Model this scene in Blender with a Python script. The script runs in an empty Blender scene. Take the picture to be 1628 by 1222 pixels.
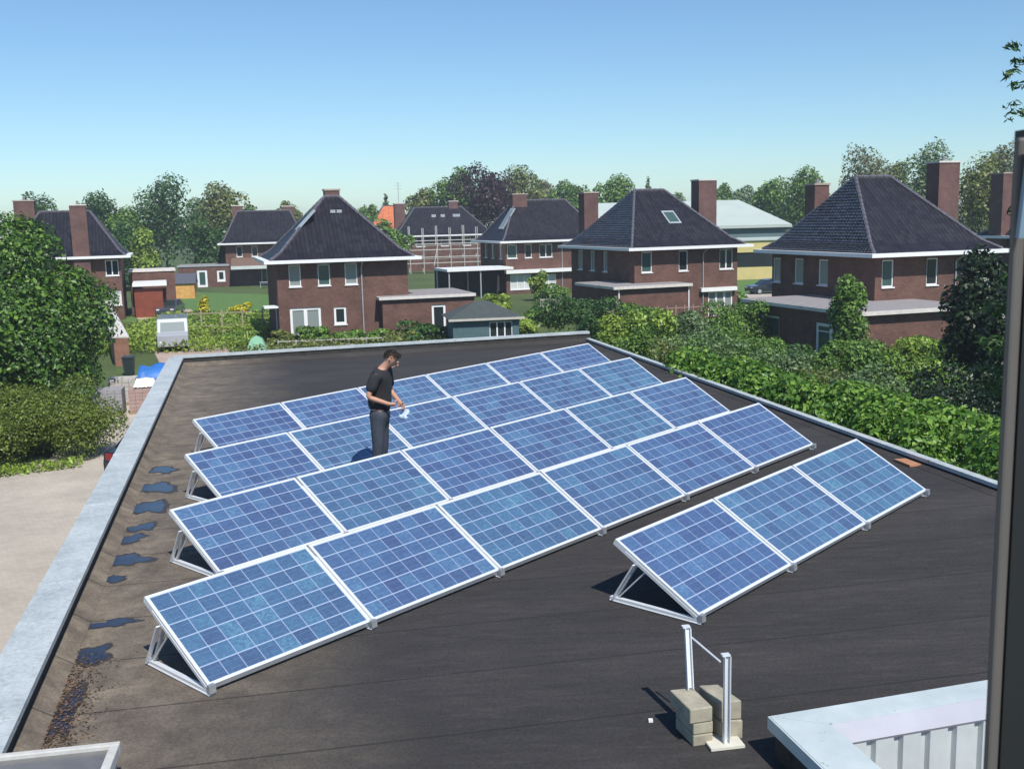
import bpy, math, random
import numpy as np
from mathutils import Vector, Matrix, Quaternion
R = math.radians
C = bpy.context.scene.collection
SC = bpy.context.scene

# ---------------------------------------------------------------- camera, sky, sun, exposure
GZ = -4.6                       # garden level; the bitumen roof is about z = 0
CAM_H, F_PX, PITCH, ROLL = 3.57871, 1675.09, 0.157021, -0.0240281
SX, SY = 0.0218469, 0.0060195   # the roof's fall towards its left edge
cd = bpy.data.cameras.new('camera'); cam = bpy.data.objects.new('camera', cd); C.objects.link(cam)
cd.sensor_width = 36.0; cd.lens = 36.0 * F_PX / 1628.0
cd.clip_start = 0.05; cd.clip_end = 3000
cam.location = (0, 0, CAM_H)
cam.rotation_mode = 'QUATERNION'
_m = Matrix.Rotation(R(90) - PITCH, 3, 'X') @ Matrix.Rotation(ROLL, 3, 'Z')
cam.rotation_quaternion = _m.to_quaternion()
cd.dof.use_dof = True; cd.dof.focus_distance = 16.0; cd.dof.aperture_fstop = 18.0
SC.camera = cam
SUN = Vector((0.42, -0.91, 0)).normalized() * math.cos(R(52)) + Vector((0, 0, math.sin(R(52))))
w = bpy.data.worlds.new("World"); SC.world = w; w.use_nodes = True
nt = w.node_tree; bg = nt.nodes['Background']
sk = nt.nodes.new('ShaderNodeTexSky'); sk.sky_type = 'NISHITA'; sk.sun_disc = False
sk.sun_elevation = R(52); sk.sun_rotation = math.atan2(SUN.x, SUN.y)
sk.altitude = 0; sk.air_density = 1.0; sk.dust_density = 0.05; sk.ozone_density = 1.2
tint = nt.nodes.new('ShaderNodeMix'); tint.data_type = 'RGBA'; tint.blend_type = 'MULTIPLY'; tint.inputs[0].default_value = 1
tint.inputs[7].default_value = (.745, .965, 1.15, 1); nt.links.new(sk.outputs[0], tint.inputs[6]); nt.links.new(tint.outputs[2], bg.inputs[0]); bg.inputs[1].default_value = 0.088
sl = bpy.data.lights.new('sun', 'SUN'); sl.energy = 4.2; sl.angle = R(0.5); sl.color = (1, .96, .89)
so = bpy.data.objects.new('sun', sl); C.objects.link(so)
so.rotation_mode = 'QUATERNION'; so.rotation_quaternion = SUN.to_track_quat('Z', 'Y')
SC.view_settings.view_transform = 'Standard'; SC.view_settings.look = 'None'
SC.view_settings.exposure = 0.33; SC.view_settings.gamma = 1.0
try:
    SC.cycles.max_bounces = 6; SC.cycles.transparent_max_bounces = 6; SC.cycles.caustics_reflective = False; SC.cycles.caustics_refractive = False
except Exception: pass

def ray(px, py):
    X = px - 814; Y = 611 - py
    cr, sr = math.cos(ROLL), math.sin(ROLL)
    u = X * cr - Y * sr; v = X * sr + Y * cr
    c, s = math.cos(PITCH), math.sin(PITCH)
    return Vector((u / F_PX, c + v / F_PX * s, -s + v / F_PX * c))
def at(px, py, z):
    d = ray(px, py); return Vector((0, 0, CAM_H)) + d * ((z - CAM_H) / d.z)
def atY(px, py, y):
    d = ray(px, py); return Vector((0, 0, CAM_H)) + d * (y / d.y)
def rz(x, y): return SX * x + SY * (y - 12)

# ---------------------------------------------------------------- materials
MATS = {}
class NT:
    def __init__(s, name):
        s.m = bpy.data.materials.new(name); s.m.use_nodes = True; s.t = s.m.node_tree
        s.p = s.t.nodes['Principled BSDF']; s.out = s.t.nodes['Material Output']
    def n(s, ty, **k):
        nd = s.t.nodes.new('ShaderNode' + ty)
        for a, b in k.items(): setattr(nd, a, b)
        return nd
    def l(s, a, b): s.t.links.new(a, b)
    def coord(s, which='Object'): return s.n('TexCoord').outputs[which]
    def mapping(s, src, sc=(1, 1, 1), rot=(0, 0, 0)):
        m = s.n('Mapping'); m.inputs['Scale'].default_value = sc; m.inputs['Rotation'].default_value = rot
        s.l(src, m.inputs['Vector']); return m.outputs[0]
    def noise(s, vec, scale, detail=4, rough=.6, out='Fac'):
        n = s.n('TexNoise'); n.inputs['Scale'].default_value = scale; n.inputs['Detail'].default_value = detail
        n.inputs['Roughness'].default_value = rough
        if vec is not None: s.l(vec, n.inputs['Vector'])
        return n.outputs[out]
    def ramp(s, fac, stops):
        r = s.n('ValToRGB'); e = r.color_ramp.elements
        while len(e) < len(stops): e.new(.5)
        for i, (p, c) in enumerate(stops):
            e[i].position = p; e[i].color = (*c, 1) if len(c) == 3 else c
        s.l(fac, r.inputs[0]); return r.outputs[0]
    def mix(s, fac, a, b, blend='MIX'):
        m = s.n('Mix', data_type='RGBA', blend_type=blend)
        for sock, v in ((m.inputs[0], fac), (m.inputs[6], a), (m.inputs[7], b)):
            if hasattr(v, 'links'): s.l(v, sock)
            elif isinstance(v, (int, float)): sock.default_value = v
            else: sock.default_value = (*v, 1)
        return m.outputs[2]
    def math(s, op, a, b=None, c=None, clamp=False):
        m = s.n('Math', operation=op, use_clamp=clamp)
        for i, v in enumerate((a, b, c)):
            if v is None: continue
            if hasattr(v, 'links'): s.l(v, m.inputs[i])
            else: m.inputs[i].default_value = v
        return m.outputs[0]
    def bump(s, h, strength=.3, dist=.02):
        b = s.n('Bump'); b.inputs['Strength'].default_value = strength; b.inputs['Distance'].default_value = dist
        s.l(h, b.inputs['Height']); s.l(b.outputs[0], s.p.inputs['Normal'])
    def col(s, v):
        if hasattr(v, 'links'): s.l(v, s.p.inputs['Base Color'])
        else: s.p.inputs['Base Color'].default_value = (*v, 1)
    def set(s, **k):
        for a, b in k.items():
            sock = s.p.inputs[a.replace('_', ' ')]
            if hasattr(b, 'links'): s.l(b, sock)
            else: sock.default_value = b

def simple(name, col, rough=.5, metal=0, var=.15, scale=3.0, spec=.5):
    if name in MATS: return MATS[name]
    M = NT(name); f = M.noise(M.coord(), scale, 5)
    M.col(M.ramp(f, [(.25, tuple(c * (1 - var) for c in col)), (.75, tuple(min(1, c * (1 + var)) for c in col))]))
    M.set(Roughness=rough, Metallic=metal); M.p.inputs['Specular IOR Level'].default_value = spec
    MATS[name] = M.m; return M.m

def brick_mat(name, a, b, mortar):
    M = NT(name); uv = M.coord('UV')
    bt = M.n('TexBrick'); M.l(uv, bt.inputs['Vector'])
    bt.inputs['Color1'].default_value = (*a, 1); bt.inputs['Color2'].default_value = (*b, 1); bt.inputs['Mortar'].default_value = (*mortar, 1)
    bt.inputs['Scale'].default_value = 1; bt.inputs['Brick Width'].default_value = .22; bt.inputs['Row Height'].default_value = .065
    bt.inputs['Mortar Size'].default_value = .006
    n = M.noise(M.coord(), .9, 6, .65)
    tone = M.ramp(n, [(.3, (.68, .68, .7)), (.7, (1.15, 1.1, 1.08))])
    M.col(M.mix(1.0, bt.outputs[0], tone, 'MULTIPLY')); M.set(Roughness=.9); M.p.inputs['Specular IOR Level'].default_value = .15
    M.bump(bt.outputs['Fac'], -.3, .01); MATS[name] = M.m; return M.m
BRICK = brick_mat('house_brick', (.13, .064, .050), (.18, .094, .074), (.155, .125, .108))
BRICK2 = brick_mat('chimney_brick', (.13, .068, .06), (.175, .09, .08), (.17, .14, .13))

def tile_mat(name, a, b, rough=.32, bs=.9, bd=.05):
    M = NT(name); uv = M.coord('UV')
    sep = M.n('SeparateXYZ'); M.l(uv, sep.inputs[0])
    cu = M.math('MULTIPLY', sep.outputs[0], 3.4); cv = M.math('MULTIPLY', sep.outputs[1], 3.6)
    fu = M.math('FRACT', cu); fv = M.math('FRACT', cv)
    wave = M.math('ABSOLUTE', M.math('SINE', M.math('MULTIPLY', cu, math.pi)))
    h = M.math('ADD', M.math('MULTIPLY', wave, .9), M.math('MULTIPLY', M.math('SUBTRACT', 1.0, fv), .9))
    fl = M.n('CombineXYZ'); M.l(M.math('FLOOR', cu), fl.inputs[0]); M.l(M.math('FLOOR', cv), fl.inputs[1])
    wn = M.n('TexWhiteNoise', noise_dimensions='2D'); M.l(fl.outputs[0], wn.inputs[0])
    c = M.ramp(wn.outputs[0], [(0, a), (1, b)])
    gr = M.ramp(M.noise(M.coord(), .6, 5), [(.3, (.88, .88, .88)), (.7, (1.1, 1.1, 1.1))])
    M.col(M.mix(1.0, c, gr, 'MULTIPLY'))
    rr = M.math('ADD', M.math('MULTIPLY', wn.outputs[0], .12), rough)
    M.set(Roughness=rr); M.bump(h, bs, bd); MATS[name] = M.m; return M.m
TILE = tile_mat('dark_glazed_roof_tile', (.009, .0075, .012), (.015, .0125, .019), .42)
TILE_O = tile_mat('orange_roof_tile', (.5, .13, .05), (.62, .2, .08), .7)
TILE_GL = tile_mat('glossy_roof_tile', (.02, .018, .022), (.055, .052, .06), .12, .15, .02)
_p = TILE_GL.node_tree.nodes['Principled BSDF']; _p.inputs['Coat Weight'].default_value = 1; _p.inputs['Coat IOR'].default_value = 2.7; _p.inputs['Coat Roughness'].default_value = .08
RIDGE = simple('ridge_tile', (.12, .11, .13), .28, 0, .3, 4)  # sunlight on the ridge caps is put into this paler colour
WHITE = simple('white_paint', (.8, .8, .8), .45, 0, .06)
CURT = simple('net_curtain', (.55, .58, .57), .9, 0, .2, 6)
ZINC = simple('grey_zinc', (.42, .44, .46), .45, .3, .15, 5)
FLATR = simple('light_flat_roofing', (.27, .25, .25), .9, 0, .18, 2)
CAPST = simple('pale_cap_stone', (.62, .58, .54), .8, 0, .15, 4)
CAPST2 = simple('brown_cap_stone', (.4, .32, .26), .8, 0, .15, 4)
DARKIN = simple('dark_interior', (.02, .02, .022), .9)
def glass_mat(name, col=(.02, .028, .03), rough=.06):
    M = NT(name); M.col(col); M.set(Roughness=rough); M.p.inputs['Specular IOR Level'].default_value = .6
    M.bump(M.noise(M.coord(), .7, 2), .04, .05); MATS[name] = M.m; return M.m
GLASS = glass_mat('window_glass'); 
GLASS_L = glass_mat('curtained_glass', (.24, .27, .26), .15)
GLASS_T = glass_mat('teal_glass', (.05, .095, .09), .1)
ALU = simple('anodised_aluminium', (.74, .76, .78), .34, .25, .05, 8)
STEEL = simple('galvanised_steel', (.5, .52, .54), .4, .6, .15, 9)
CONC = simple('concrete_block', (.34, .31, .235), .9, 0, .28, 9)
BLACKP = simple('black_plastic', (.02, .02, .02), .5)
RUBBER = simple('rubber', (.018, .018, .018), .85)
WOOD_B = simple('brown_wood', (.2, .045, .02), .6, 0, .25, 2)
WOOD_O = simple('orange_wood', (.62, .33, .1), .7, 0, .3, 2)
YELLOW = simple('yellow_panel', (.58, .48, .2), .7, 0, .08, 1)
WHROOF = simple('white_sheet_roof', (.46, .52, .48), .5, 0, .06, .4)
TEAL = simple('teal_wall', (.11, .17, .18), .7, 0, .12, 1)

def roof_felt():
    M = NT('bitumen_roofing'); o = M.coord()
    n1 = M.noise(M.mapping(o, (.28, 1.1, 1), (0, 0, R(-8))), 1.0, 8, .62)
    n2 = M.noise(M.mapping(o, (1, 6, 1), (0, 0, R(-12))), 2.2, 6, .7)
    fine = M.noise(o, 45, 3, .7)
    base = M.ramp(n1, [(.3, (.030, .028, .028)), (.55, (.044, .040, .040)), (.78, (.064, .058, .055))])
    st = M.ramp(n2, [(.33, (.8, .8, .8)), (.56, (1.0, 1.0, .99)), (.72, (1.42, 1.38, 1.32))])
    c = M.mix(1.0, base, st, 'MULTIPLY')
    # dusty brown silt along the low left edge, where water stands
    sep = M.n('SeparateXYZ'); M.l(o, sep.inputs[0])
    e = M.math('ADD', sep.outputs[0], M.math('MULTIPLY', sep.outputs[1], .2445))   # distance from the left edge line
    e = M.math('ADD', e, M.math('MULTIPLY', M.math('SUBTRACT', n1, .5), 2.6))
    e = M.math('ADD', e, M.math('MULTIPLY', M.math('SUBTRACT', n2, .5), .9))
    m = M.n('MapRange'); M.l(e, m.inputs[0]); m.inputs[1].default_value = -1.6; m.inputs[2].default_value = 0.9; m.inputs[3].default_value = 1; m.inputs[4].default_value = 0
    silt = M.ramp(M.noise(o, 3.2, 7, .7), [(.3, (.095, .077, .060)), (.5, (.165, .135, .105)), (.72, (.26, .215, .16))])
    c = M.mix(m.outputs[0], c, silt)
    # roofing sheets 1 m wide with darker lapped seams
    sv = M.n('SeparateXYZ'); M.l(M.mapping(o, (1, 1, 1), (0, 0, R(-8.5))), sv.inputs[0])
    fr = M.math('FRACT', sv.outputs[1]); seam = M.math('LESS_THAN', fr, .022)
    c = M.mix(M.math('MULTIPLY', seam, .6), c, (.014, .013, .013))
    speck = M.ramp(fine, [(.35, (.78, .78, .78)), (.68, (1.24, 1.24, 1.22))])
    M.col(M.mix(1.0, c, speck, 'MULTIPLY'))
    M.set(Roughness=.86); M.p.inputs['Specular IOR Level'].default_value = .35
    M.bump(M.math('ADD', fine, M.math('MULTIPLY', n2, .8)), .35, .012); return M.m
FELT = roof_felt()
def upstand_m():
    M = NT('black_upstand_felt'); M.col(M.ramp(M.noise(M.coord(), 6, 6), [(.3, (.020, .019, .018)), (.7, (.05, .044, .04))])); M.set(Roughness=.8); return M.m
UPST = upstand_m()
def cap_m():
    M = NT('weathered_metal_capping'); o = M.coord()
    n = M.noise(o, 2.2, 8, .7); f = M.noise(o, 28, 4, .7)
    c = M.ramp(n, [(.25, (.34, .37, .38)), (.5, (.48, .52, .52)), (.72, (.57, .60, .60))])
    c = M.mix(1.0, c, M.ramp(f, [(.3, (.78, .78, .78)), (.6, (1.1, 1.1, 1.1))]), 'MULTIPLY')
    M.col(c); M.set(Roughness=.55, Metallic=.15); M.bump(f, .15, .01); return M.m
CAPM = cap_m()
def white_cap_m():
    M = NT('lichen_spotted_white_capping'); o = M.coord()
    v = M.noise(o, 16, 5, .75); n = M.noise(o, 3, 6)
    c = M.ramp(n, [(.3, (.42, .48, .49)), (.7, (.54, .60, .60))])
    c = M.mix(M.ramp(v, [(.62, (0, 0, 0)), (.68, (.75, .75, .75))]), c, (.2, .19, .15))
    M.col(c); M.set(Roughness=.5); return M.m
WCAP = white_cap_m()
CLAD = simple('pale_corrugated_sheet', (.52, .57, .57), .45, .1, .1, 5)
def solar_m():
    M = NT('polycrystalline_cells'); uv = M.coord('UV')
    mp = M.mapping(uv, (9, 6, 1)); sep = M.n('SeparateXYZ'); M.l(mp, sep.inputs[0])
    fx = M.math('FRACT', sep.outputs[0]); fy = M.math('FRACT', sep.outputs[1])
    def edge(f, wd):
        d = M.math('ABSOLUTE', M.math('SUBTRACT', f, .5)); return M.math('GREATER_THAN', d, .5 - wd)
    ex = M.math('MULTIPLY', edge(fx, .024), .75); ey = edge(fy, .034); ln = M.math('MAXIMUM', ex, ey)
    bus = M.math('MAXIMUM', M.math('LESS_THAN', M.math('ABSOLUTE', M.math('SUBTRACT', fy, .28)), .012), M.math('LESS_THAN', M.math('ABSOLUTE', M.math('SUBTRACT', fy, .72)), .012))
    fl = M.n('CombineXYZ'); M.l(M.math('FLOOR', sep.outputs[0]), fl.inputs[0]); M.l(M.math('FLOOR', sep.outputs[1]), fl.inputs[1])
    oi = M.n('ObjectInfo'); M.l(M.math('MULTIPLY', oi.outputs['Random'], 91.7), fl.inputs[2])
    wn = M.n('TexWhiteNoise', noise_dimensions='3D'); M.l(fl.outputs[0], wn.inputs[0])
    vo = M.n('TexVoronoi'); vo.inputs['Scale'].default_value = 8
    off = M.n('CombineXYZ'); M.l(M.math('MULTIPLY', oi.outputs['Random'], 37.0), off.inputs[2])
    va = M.n('VectorMath', operation='ADD'); M.l(mp, va.inputs[0]); M.l(off.outputs[0], va.inputs[1]); M.l(va.outputs[0], vo.inputs['Vector'])
    big = M.noise(va.outputs[0], .35, 2)
    vs = M.n('SeparateColor'); M.l(vo.outputs['Color'], vs.inputs[0])
    t = M.math('ADD', M.math('ADD', M.math('MULTIPLY', wn.outputs[0], .36), .08), M.math('MULTIPLY', vs.outputs[0], .20))
    t = M.math('ADD', t, M.math('MULTIPLY', big, .35))
    c = M.ramp(t, [(.12, (.038, .050, .115)), (.42, (.048, .082, .17)), (.68, (.058, .115, .215)), (.95, (.11, .22, .32))])
    c = M.mix(1.0, c, M.ramp(oi.outputs['Random'], [(.0, (1.22, 1.18, 1.24)), (.5, (1.22, 1.24, 1.2)), (1., (1.16, 1.36, 1.2))]), 'MULTIPLY')
    c = M.mix(M.math('MULTIPLY', bus, .30), c, (.22, .28, .42))
    c = M.mix(ln, c, (.33, .40, .54))
    M.col(c); M.set(Roughness=.35, Coat_Weight=1.0, Coat_Roughness=.1)
    M.bump(M.noise(uv, 3, 2), .02, .02); return M.m
CELL = solar_m()

def leaf_m(name, dark, mid, light, trans=.25, nsc=.5):
    if name in MATS: return MATS[name]
    M = NT(name); g = M.n('NewGeometry')
    rnd = g.outputs['Random Per Island']
    nz = M.noise(M.coord(), nsc, 4)
    t = M.math('ADD', M.math('MULTIPLY', rnd, .55), M.math('MULTIPLY', nz, .5))
    c = M.ramp(t, [(.2, dark), (.52, mid), (.85, light)])
    c = M.mix(1.0, c, (1.75, 1.65, 1.6), 'MULTIPLY'); M.col(c); M.set(Roughness=.42); M.p.inputs['Specular IOR Level'].default_value = .4
    tr = M.n('BsdfTranslucent'); M.l(c, tr.inputs[0]); mx = M.n('MixShader'); mx.inputs[0].default_value = trans
    M.l(M.p.outputs[0], mx.inputs[1]); M.l(tr.outputs[0], mx.inputs[2]); M.l(mx.outputs[0], M.out.inputs[0])
    MATS[name] = M.m; return M.m
L_GREEN = leaf_m('green_leaves', (.028, .06, .012), (.065, .13, .024), (.13, .23, .04))
L_TREE = leaf_m('big_tree_leaves', (.008, .024, .006), (.032, .078, .012), (.10, .19, .026), .22, .45)
L_DEEP = leaf_m('deep_green_leaves', (.012, .032, .010), (.028, .07, .016), (.06, .13, .028))
L_OLIVE = leaf_m('olive_leaves', (.04, .055, .015), (.085, .11, .028), (.15, .18, .045))
L_YG = leaf_m('yellow_green_leaves', (.06, .10, .015), (.13, .2, .03), (.22, .32, .05))
L_BRIGHT = leaf_m('bright_climber_leaves', (.016, .05, .008), (.06, .14, .02), (.17, .28, .05), .3, 1.6)
L_BEECH = leaf_m('copper_beech_leaves', (.012, .007, .010), (.028, .014, .02), (.055, .028, .036))
L_BLUE = leaf_m('grey_green_leaves', (.038, .07, .03), (.08, .13, .055), (.14, .21, .09))
L_DARK = leaf_m('dark_yew_and_shade_leaves', (.003, .009, .003), (.008, .019, .007), (.02, .042, .014), .08)  # dark yew green, darkened further to paint the deep shade beyond the climber
L_PALE = leaf_m('pale_olive_leaves', (.07, .085, .045), (.12, .14, .075), (.18, .2, .11))
L_YEL = leaf_m('yellow_blossom', (.14, .15, .01), (.32, .30, .015), (.48, .45, .03))
L_HEDGE = leaf_m('hedge_leaves', (.035, .055, .010), (.078, .118, .020), (.15, .20, .035), .35, .8)
L_BROWN = leaf_m('dead_leaves', (.02, .014, .009), (.06, .036, .02), (.16, .11, .07), .05, 3)
BARK = simple('bark', (.07, .05, .035), .95, 0, .4, 3)
def grass_m():
    M = NT('meadow'); o = M.coord(); n = M.noise(o, .12, 6); f = M.noise(o, 4, 5, .7)
    c = M.ramp(n, [(.3, (.045, .075, .018)), (.6, (.08, .12, .028)), (.75, (.11, .13, .04))])
    M.col(M.mix(1.0, c, M.ramp(f, [(.3, (.6, .6, .6)), (.7, (1.25, 1.25, 1.2))]), 'MULTIPLY')); M.set(Roughness=.95); return M.m
GRASS = grass_m()
LAWN = simple('mown_lawn', (.085, .17, .035), .95, 0, .3, 2)
def pave_m(name, c1, c2, mo):
    M = NT(name); o = M.coord()
    bt = M.n('TexBrick'); M.l(M.mapping(o, (1, 1, 1), (0, 0, R(15))), bt.inputs['Vector'])
    bt.inputs['Color1'].default_value = (*c1, 1); bt.inputs['Color2'].default_value = (*c2, 1); bt.inputs['Mortar'].default_value = (*mo, 1)
    bt.inputs['Scale'].default_value = 1; bt.inputs['Brick Width'].default_value = .21; bt.inputs['Row Height'].default_value = .105; bt.inputs['Mortar Size'].default_value = .006
    n = M.ramp(M.noise(o, .5, 7, .65), [(.3, (.78, .77, .76)), (.7, (1.12, 1.1, 1.08))])
    M.col(M.mix(1.0, bt.outputs[0], n, 'MULTIPLY')); M.set(Roughness=.95); return M.m
PAVE = pave_m('clinker_paving', (.44, .395, .335), (.485, .435, .37), (.36, .32, .27))
PINKP = pave_m('pinkish_paving', (.42, .31, .26), (.5, .39, .33), (.3, .25, .22))

# ---------------------------------------------------------------- mesh helpers
class MB:
    def __init__(s): s.v = []; s.f = []
    def add(s, vs, fs):
        o = len(s.v); s.v += [tuple(v) for v in vs]; s.f += [tuple(i + o for i in f) for f in fs]; return s
    def box(s, x0, x1, y0, y1, z0, z1, M=None):
        vs = [Vector(p) for p in ((x0, y0, z0), (x1, y0, z0), (x1, y1, z0), (x0, y1, z0), (x0, y0, z1), (x1, y0, z1), (x1, y1, z1), (x0, y1, z1))]
        if M is not None: vs = [M @ v for v in vs]
        return s.add(vs, [(0, 3, 2, 1), (4, 5, 6, 7), (0, 1, 5, 4), (1, 2, 6, 5), (2, 3, 7, 6), (3, 0, 4, 7)])
    def poly(s, pts): return s.add(pts, [tuple(range(len(pts)))])
    def prism(s, pts, z0, z1):
        n = len(pts); vs = [(p[0], p[1], z0) for p in pts] + [(p[0], p[1], z1) for p in pts]
        return s.add(vs, [tuple(range(n))[::-1], tuple(range(n, 2 * n))] + [(i, (i + 1) % n, n + (i + 1) % n, n + i) for i in range(n)])
    def hull2(s, a, b):   # joins two equal rings
        n = len(a); return s.add(list(a) + list(b), [tuple(range(n))[::-1], tuple(range(n, 2 * n))] + [(i, (i + 1) % n, n + (i + 1) % n, n + i) for i in range(n)])
    def tube(s, p, q, r0, r1=None, n=8):
        p = Vector(p); q = Vector(q); r1 = r0 if r1 is None else r1
        d = (q - p).normalized(); a = d.orthogonal().normalized(); b = d.cross(a)
        ra = [p + (a * math.cos(t) + b * math.sin(t)) * r0 for t in [2 * math.pi * i / n for i in range(n)]]
        rb = [q + (a * math.cos(t) + b * math.sin(t)) * r1 for t in [2 * math.pi * i / n for i in range(n)]]
        return s.hull2(ra, rb)
    def bar(s, p, q, wd, dp, up=(0, 0, 1)):
        p = Vector(p); q = Vector(q); d = (q - p).normalized(); sd = d.cross(Vector(up))
        if sd.length < 1e-4: sd = d.cross(Vector((1, 0, 0)))
        sd.normalize(); u = sd.cross(d)
        r = [sd * (wd / 2 * i) + u * (dp / 2 * j) for i, j in ((-1, -1), (1, -1), (1, 1), (-1, 1))]
        return s.hull2([p + x for x in r], [q + x for x in r])
    def build(s, name, mat, parent=None, smooth=False, uv=None, bevel=0):
        me = bpy.data.meshes.new(name); me.from_pydata(s.v, [], s.f); me.validate()
        ob = bpy.data.objects.new(name, me); C.objects.link(ob); me.materials.append(mat)
        ul = me.uv_layers.new(name='uv')
        if uv is None:
            for p in me.polygons:
                n = p.normal; k = 0 if abs(n.z) > .93 else (1 if abs(n.x) > abs(n.y) else 2)
                for li in p.loop_indices:
                    c = me.vertices[me.loops[li].vertex_index].co
                    ul.data[li].uv = (c.x, c.y) if k == 0 else ((c.y, c.z) if k == 1 else (c.x, c.z))
        else:
            for p in me.polygons:
                for li in p.loop_indices: ul.data[li].uv = uv[me.loops[li].vertex_index]
        if smooth:
            for p in me.polygons: p.use_smooth = True
        if bevel:
            b = ob.modifiers.new('bevel', 'BEVEL'); b.width = bevel; b.segments = 2; b.limit_method = 'ANGLE'
        if parent is not None: ob.parent = parent
        return ob
def tag(o, label, cat, group=None, kind=None):
    if label: o['label'] = label
    if cat: o['category'] = cat
    if group: o['group'] = group
    if kind: o['kind'] = kind
    return o
def thing(name, loc, rot, label, cat, group=None):
    o = bpy.data.objects.new(name, None); C.objects.link(o); o.location = loc; o.rotation_euler = (0, 0, rot)
    o.empty_display_size = .2
    return tag(o, label, cat, group)
def struct(o): o['kind'] = 'structure'; return o
def copy_tree(o, parent=None):
    c = o.copy(); C.objects.link(c); c.parent = parent
    for ch in [x for x in bpy.data.objects if x.parent == o]: copy_tree(ch, c)
    return c
ORD = ['first', 'second', 'third', 'fourth', 'fifth', 'sixth', 'seventh']
rnd = random.Random(7)

# ---------------------------------------------------------------- ground
g = MB()
g.poly([(-700, -60, GZ), (700, -60, GZ), (700, 1000, GZ), (-700, 1000, GZ)])
struct(g.build('ground', GRASS))
m = MB(); m.poly([(-40, -20, GZ + .004), (-2, -20, GZ + .004), (-6, 20, GZ + .004), (-12, 50, GZ + .004), (-16, 62, GZ + .004), (-20.5, 62, GZ + .004), (-19, 48, GZ + .004), (-16.6, 36.6, GZ + .004), (-17.4, 34.6, GZ + .004), (-26, 30.2, GZ + .004), (-40, 24, GZ + .004)])
struct(m.build('pavement', PAVE))
m = MB(); m.poly([(-16, 62, GZ + .008), (-20.8, 62, GZ + .008), (-37.2, 104, GZ + .008), (-31.5, 104, GZ + .008)]); struct(m.build('driveway', PINKP))
m = MB(); m.poly([(-34, 92, GZ + .004), (-22, 88, GZ + .004), (-20, 118, GZ + .004), (-42, 132, GZ + .004)]); struct(m.build('lawn', LAWN))
m = MB(); m.poly([(22, 96, GZ + .004), (34, 96, GZ + .004), (40, 128, GZ + .004), (24, 128, GZ + .004)]); struct(m.build('lawn', LAWN))
m = MB(); m.poly([(20, 101, GZ + .012), (36, 103, GZ + .012), (36, 109, GZ + .012), (21, 107, GZ + .012)]); struct(m.build('road', PAVE))

# ---------------------------------------------------------------- the flat-roofed building
LE = lambda y: -8.61 + .2468 * (27.49 - y)      # inner line of the left edge
RE = lambda y: 2.08 + .2318 * (28.83 - y)       # inner line of the right edge
FR = lambda x: 27.49 + (x + 8.61) * .129        # inner line of the far edge
YN = 1.2
def rp(x, y, z=0): return (x, y, rz(x, y) + z)
bld = thing('flat_roofed_building', (0, 0, 0), 0, 'low building with dark bitumen roof carrying the rows of blue solar panels', 'building')
WX = [(1.66, 6.53), (3.9, 7.07), (3.9, YN), (1.66, YN)]   # opening clad in pale sheet, nearest right
m = MB()
tl, tr = (LE(27.49), 27.49), (2.06, 28.87)
vi = [(0.85 + 0, 0)]
grid = [rp(LE(YN), YN), rp(3.073, YN), rp(1.834, 6.42), rp(3.83, 6.895), rp(5.18, YN), rp(RE(YN), YN), rp(*tr), rp(*tl)]
m.poly(grid)
deck = m.build('roof_deck', FELT, bld)
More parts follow.
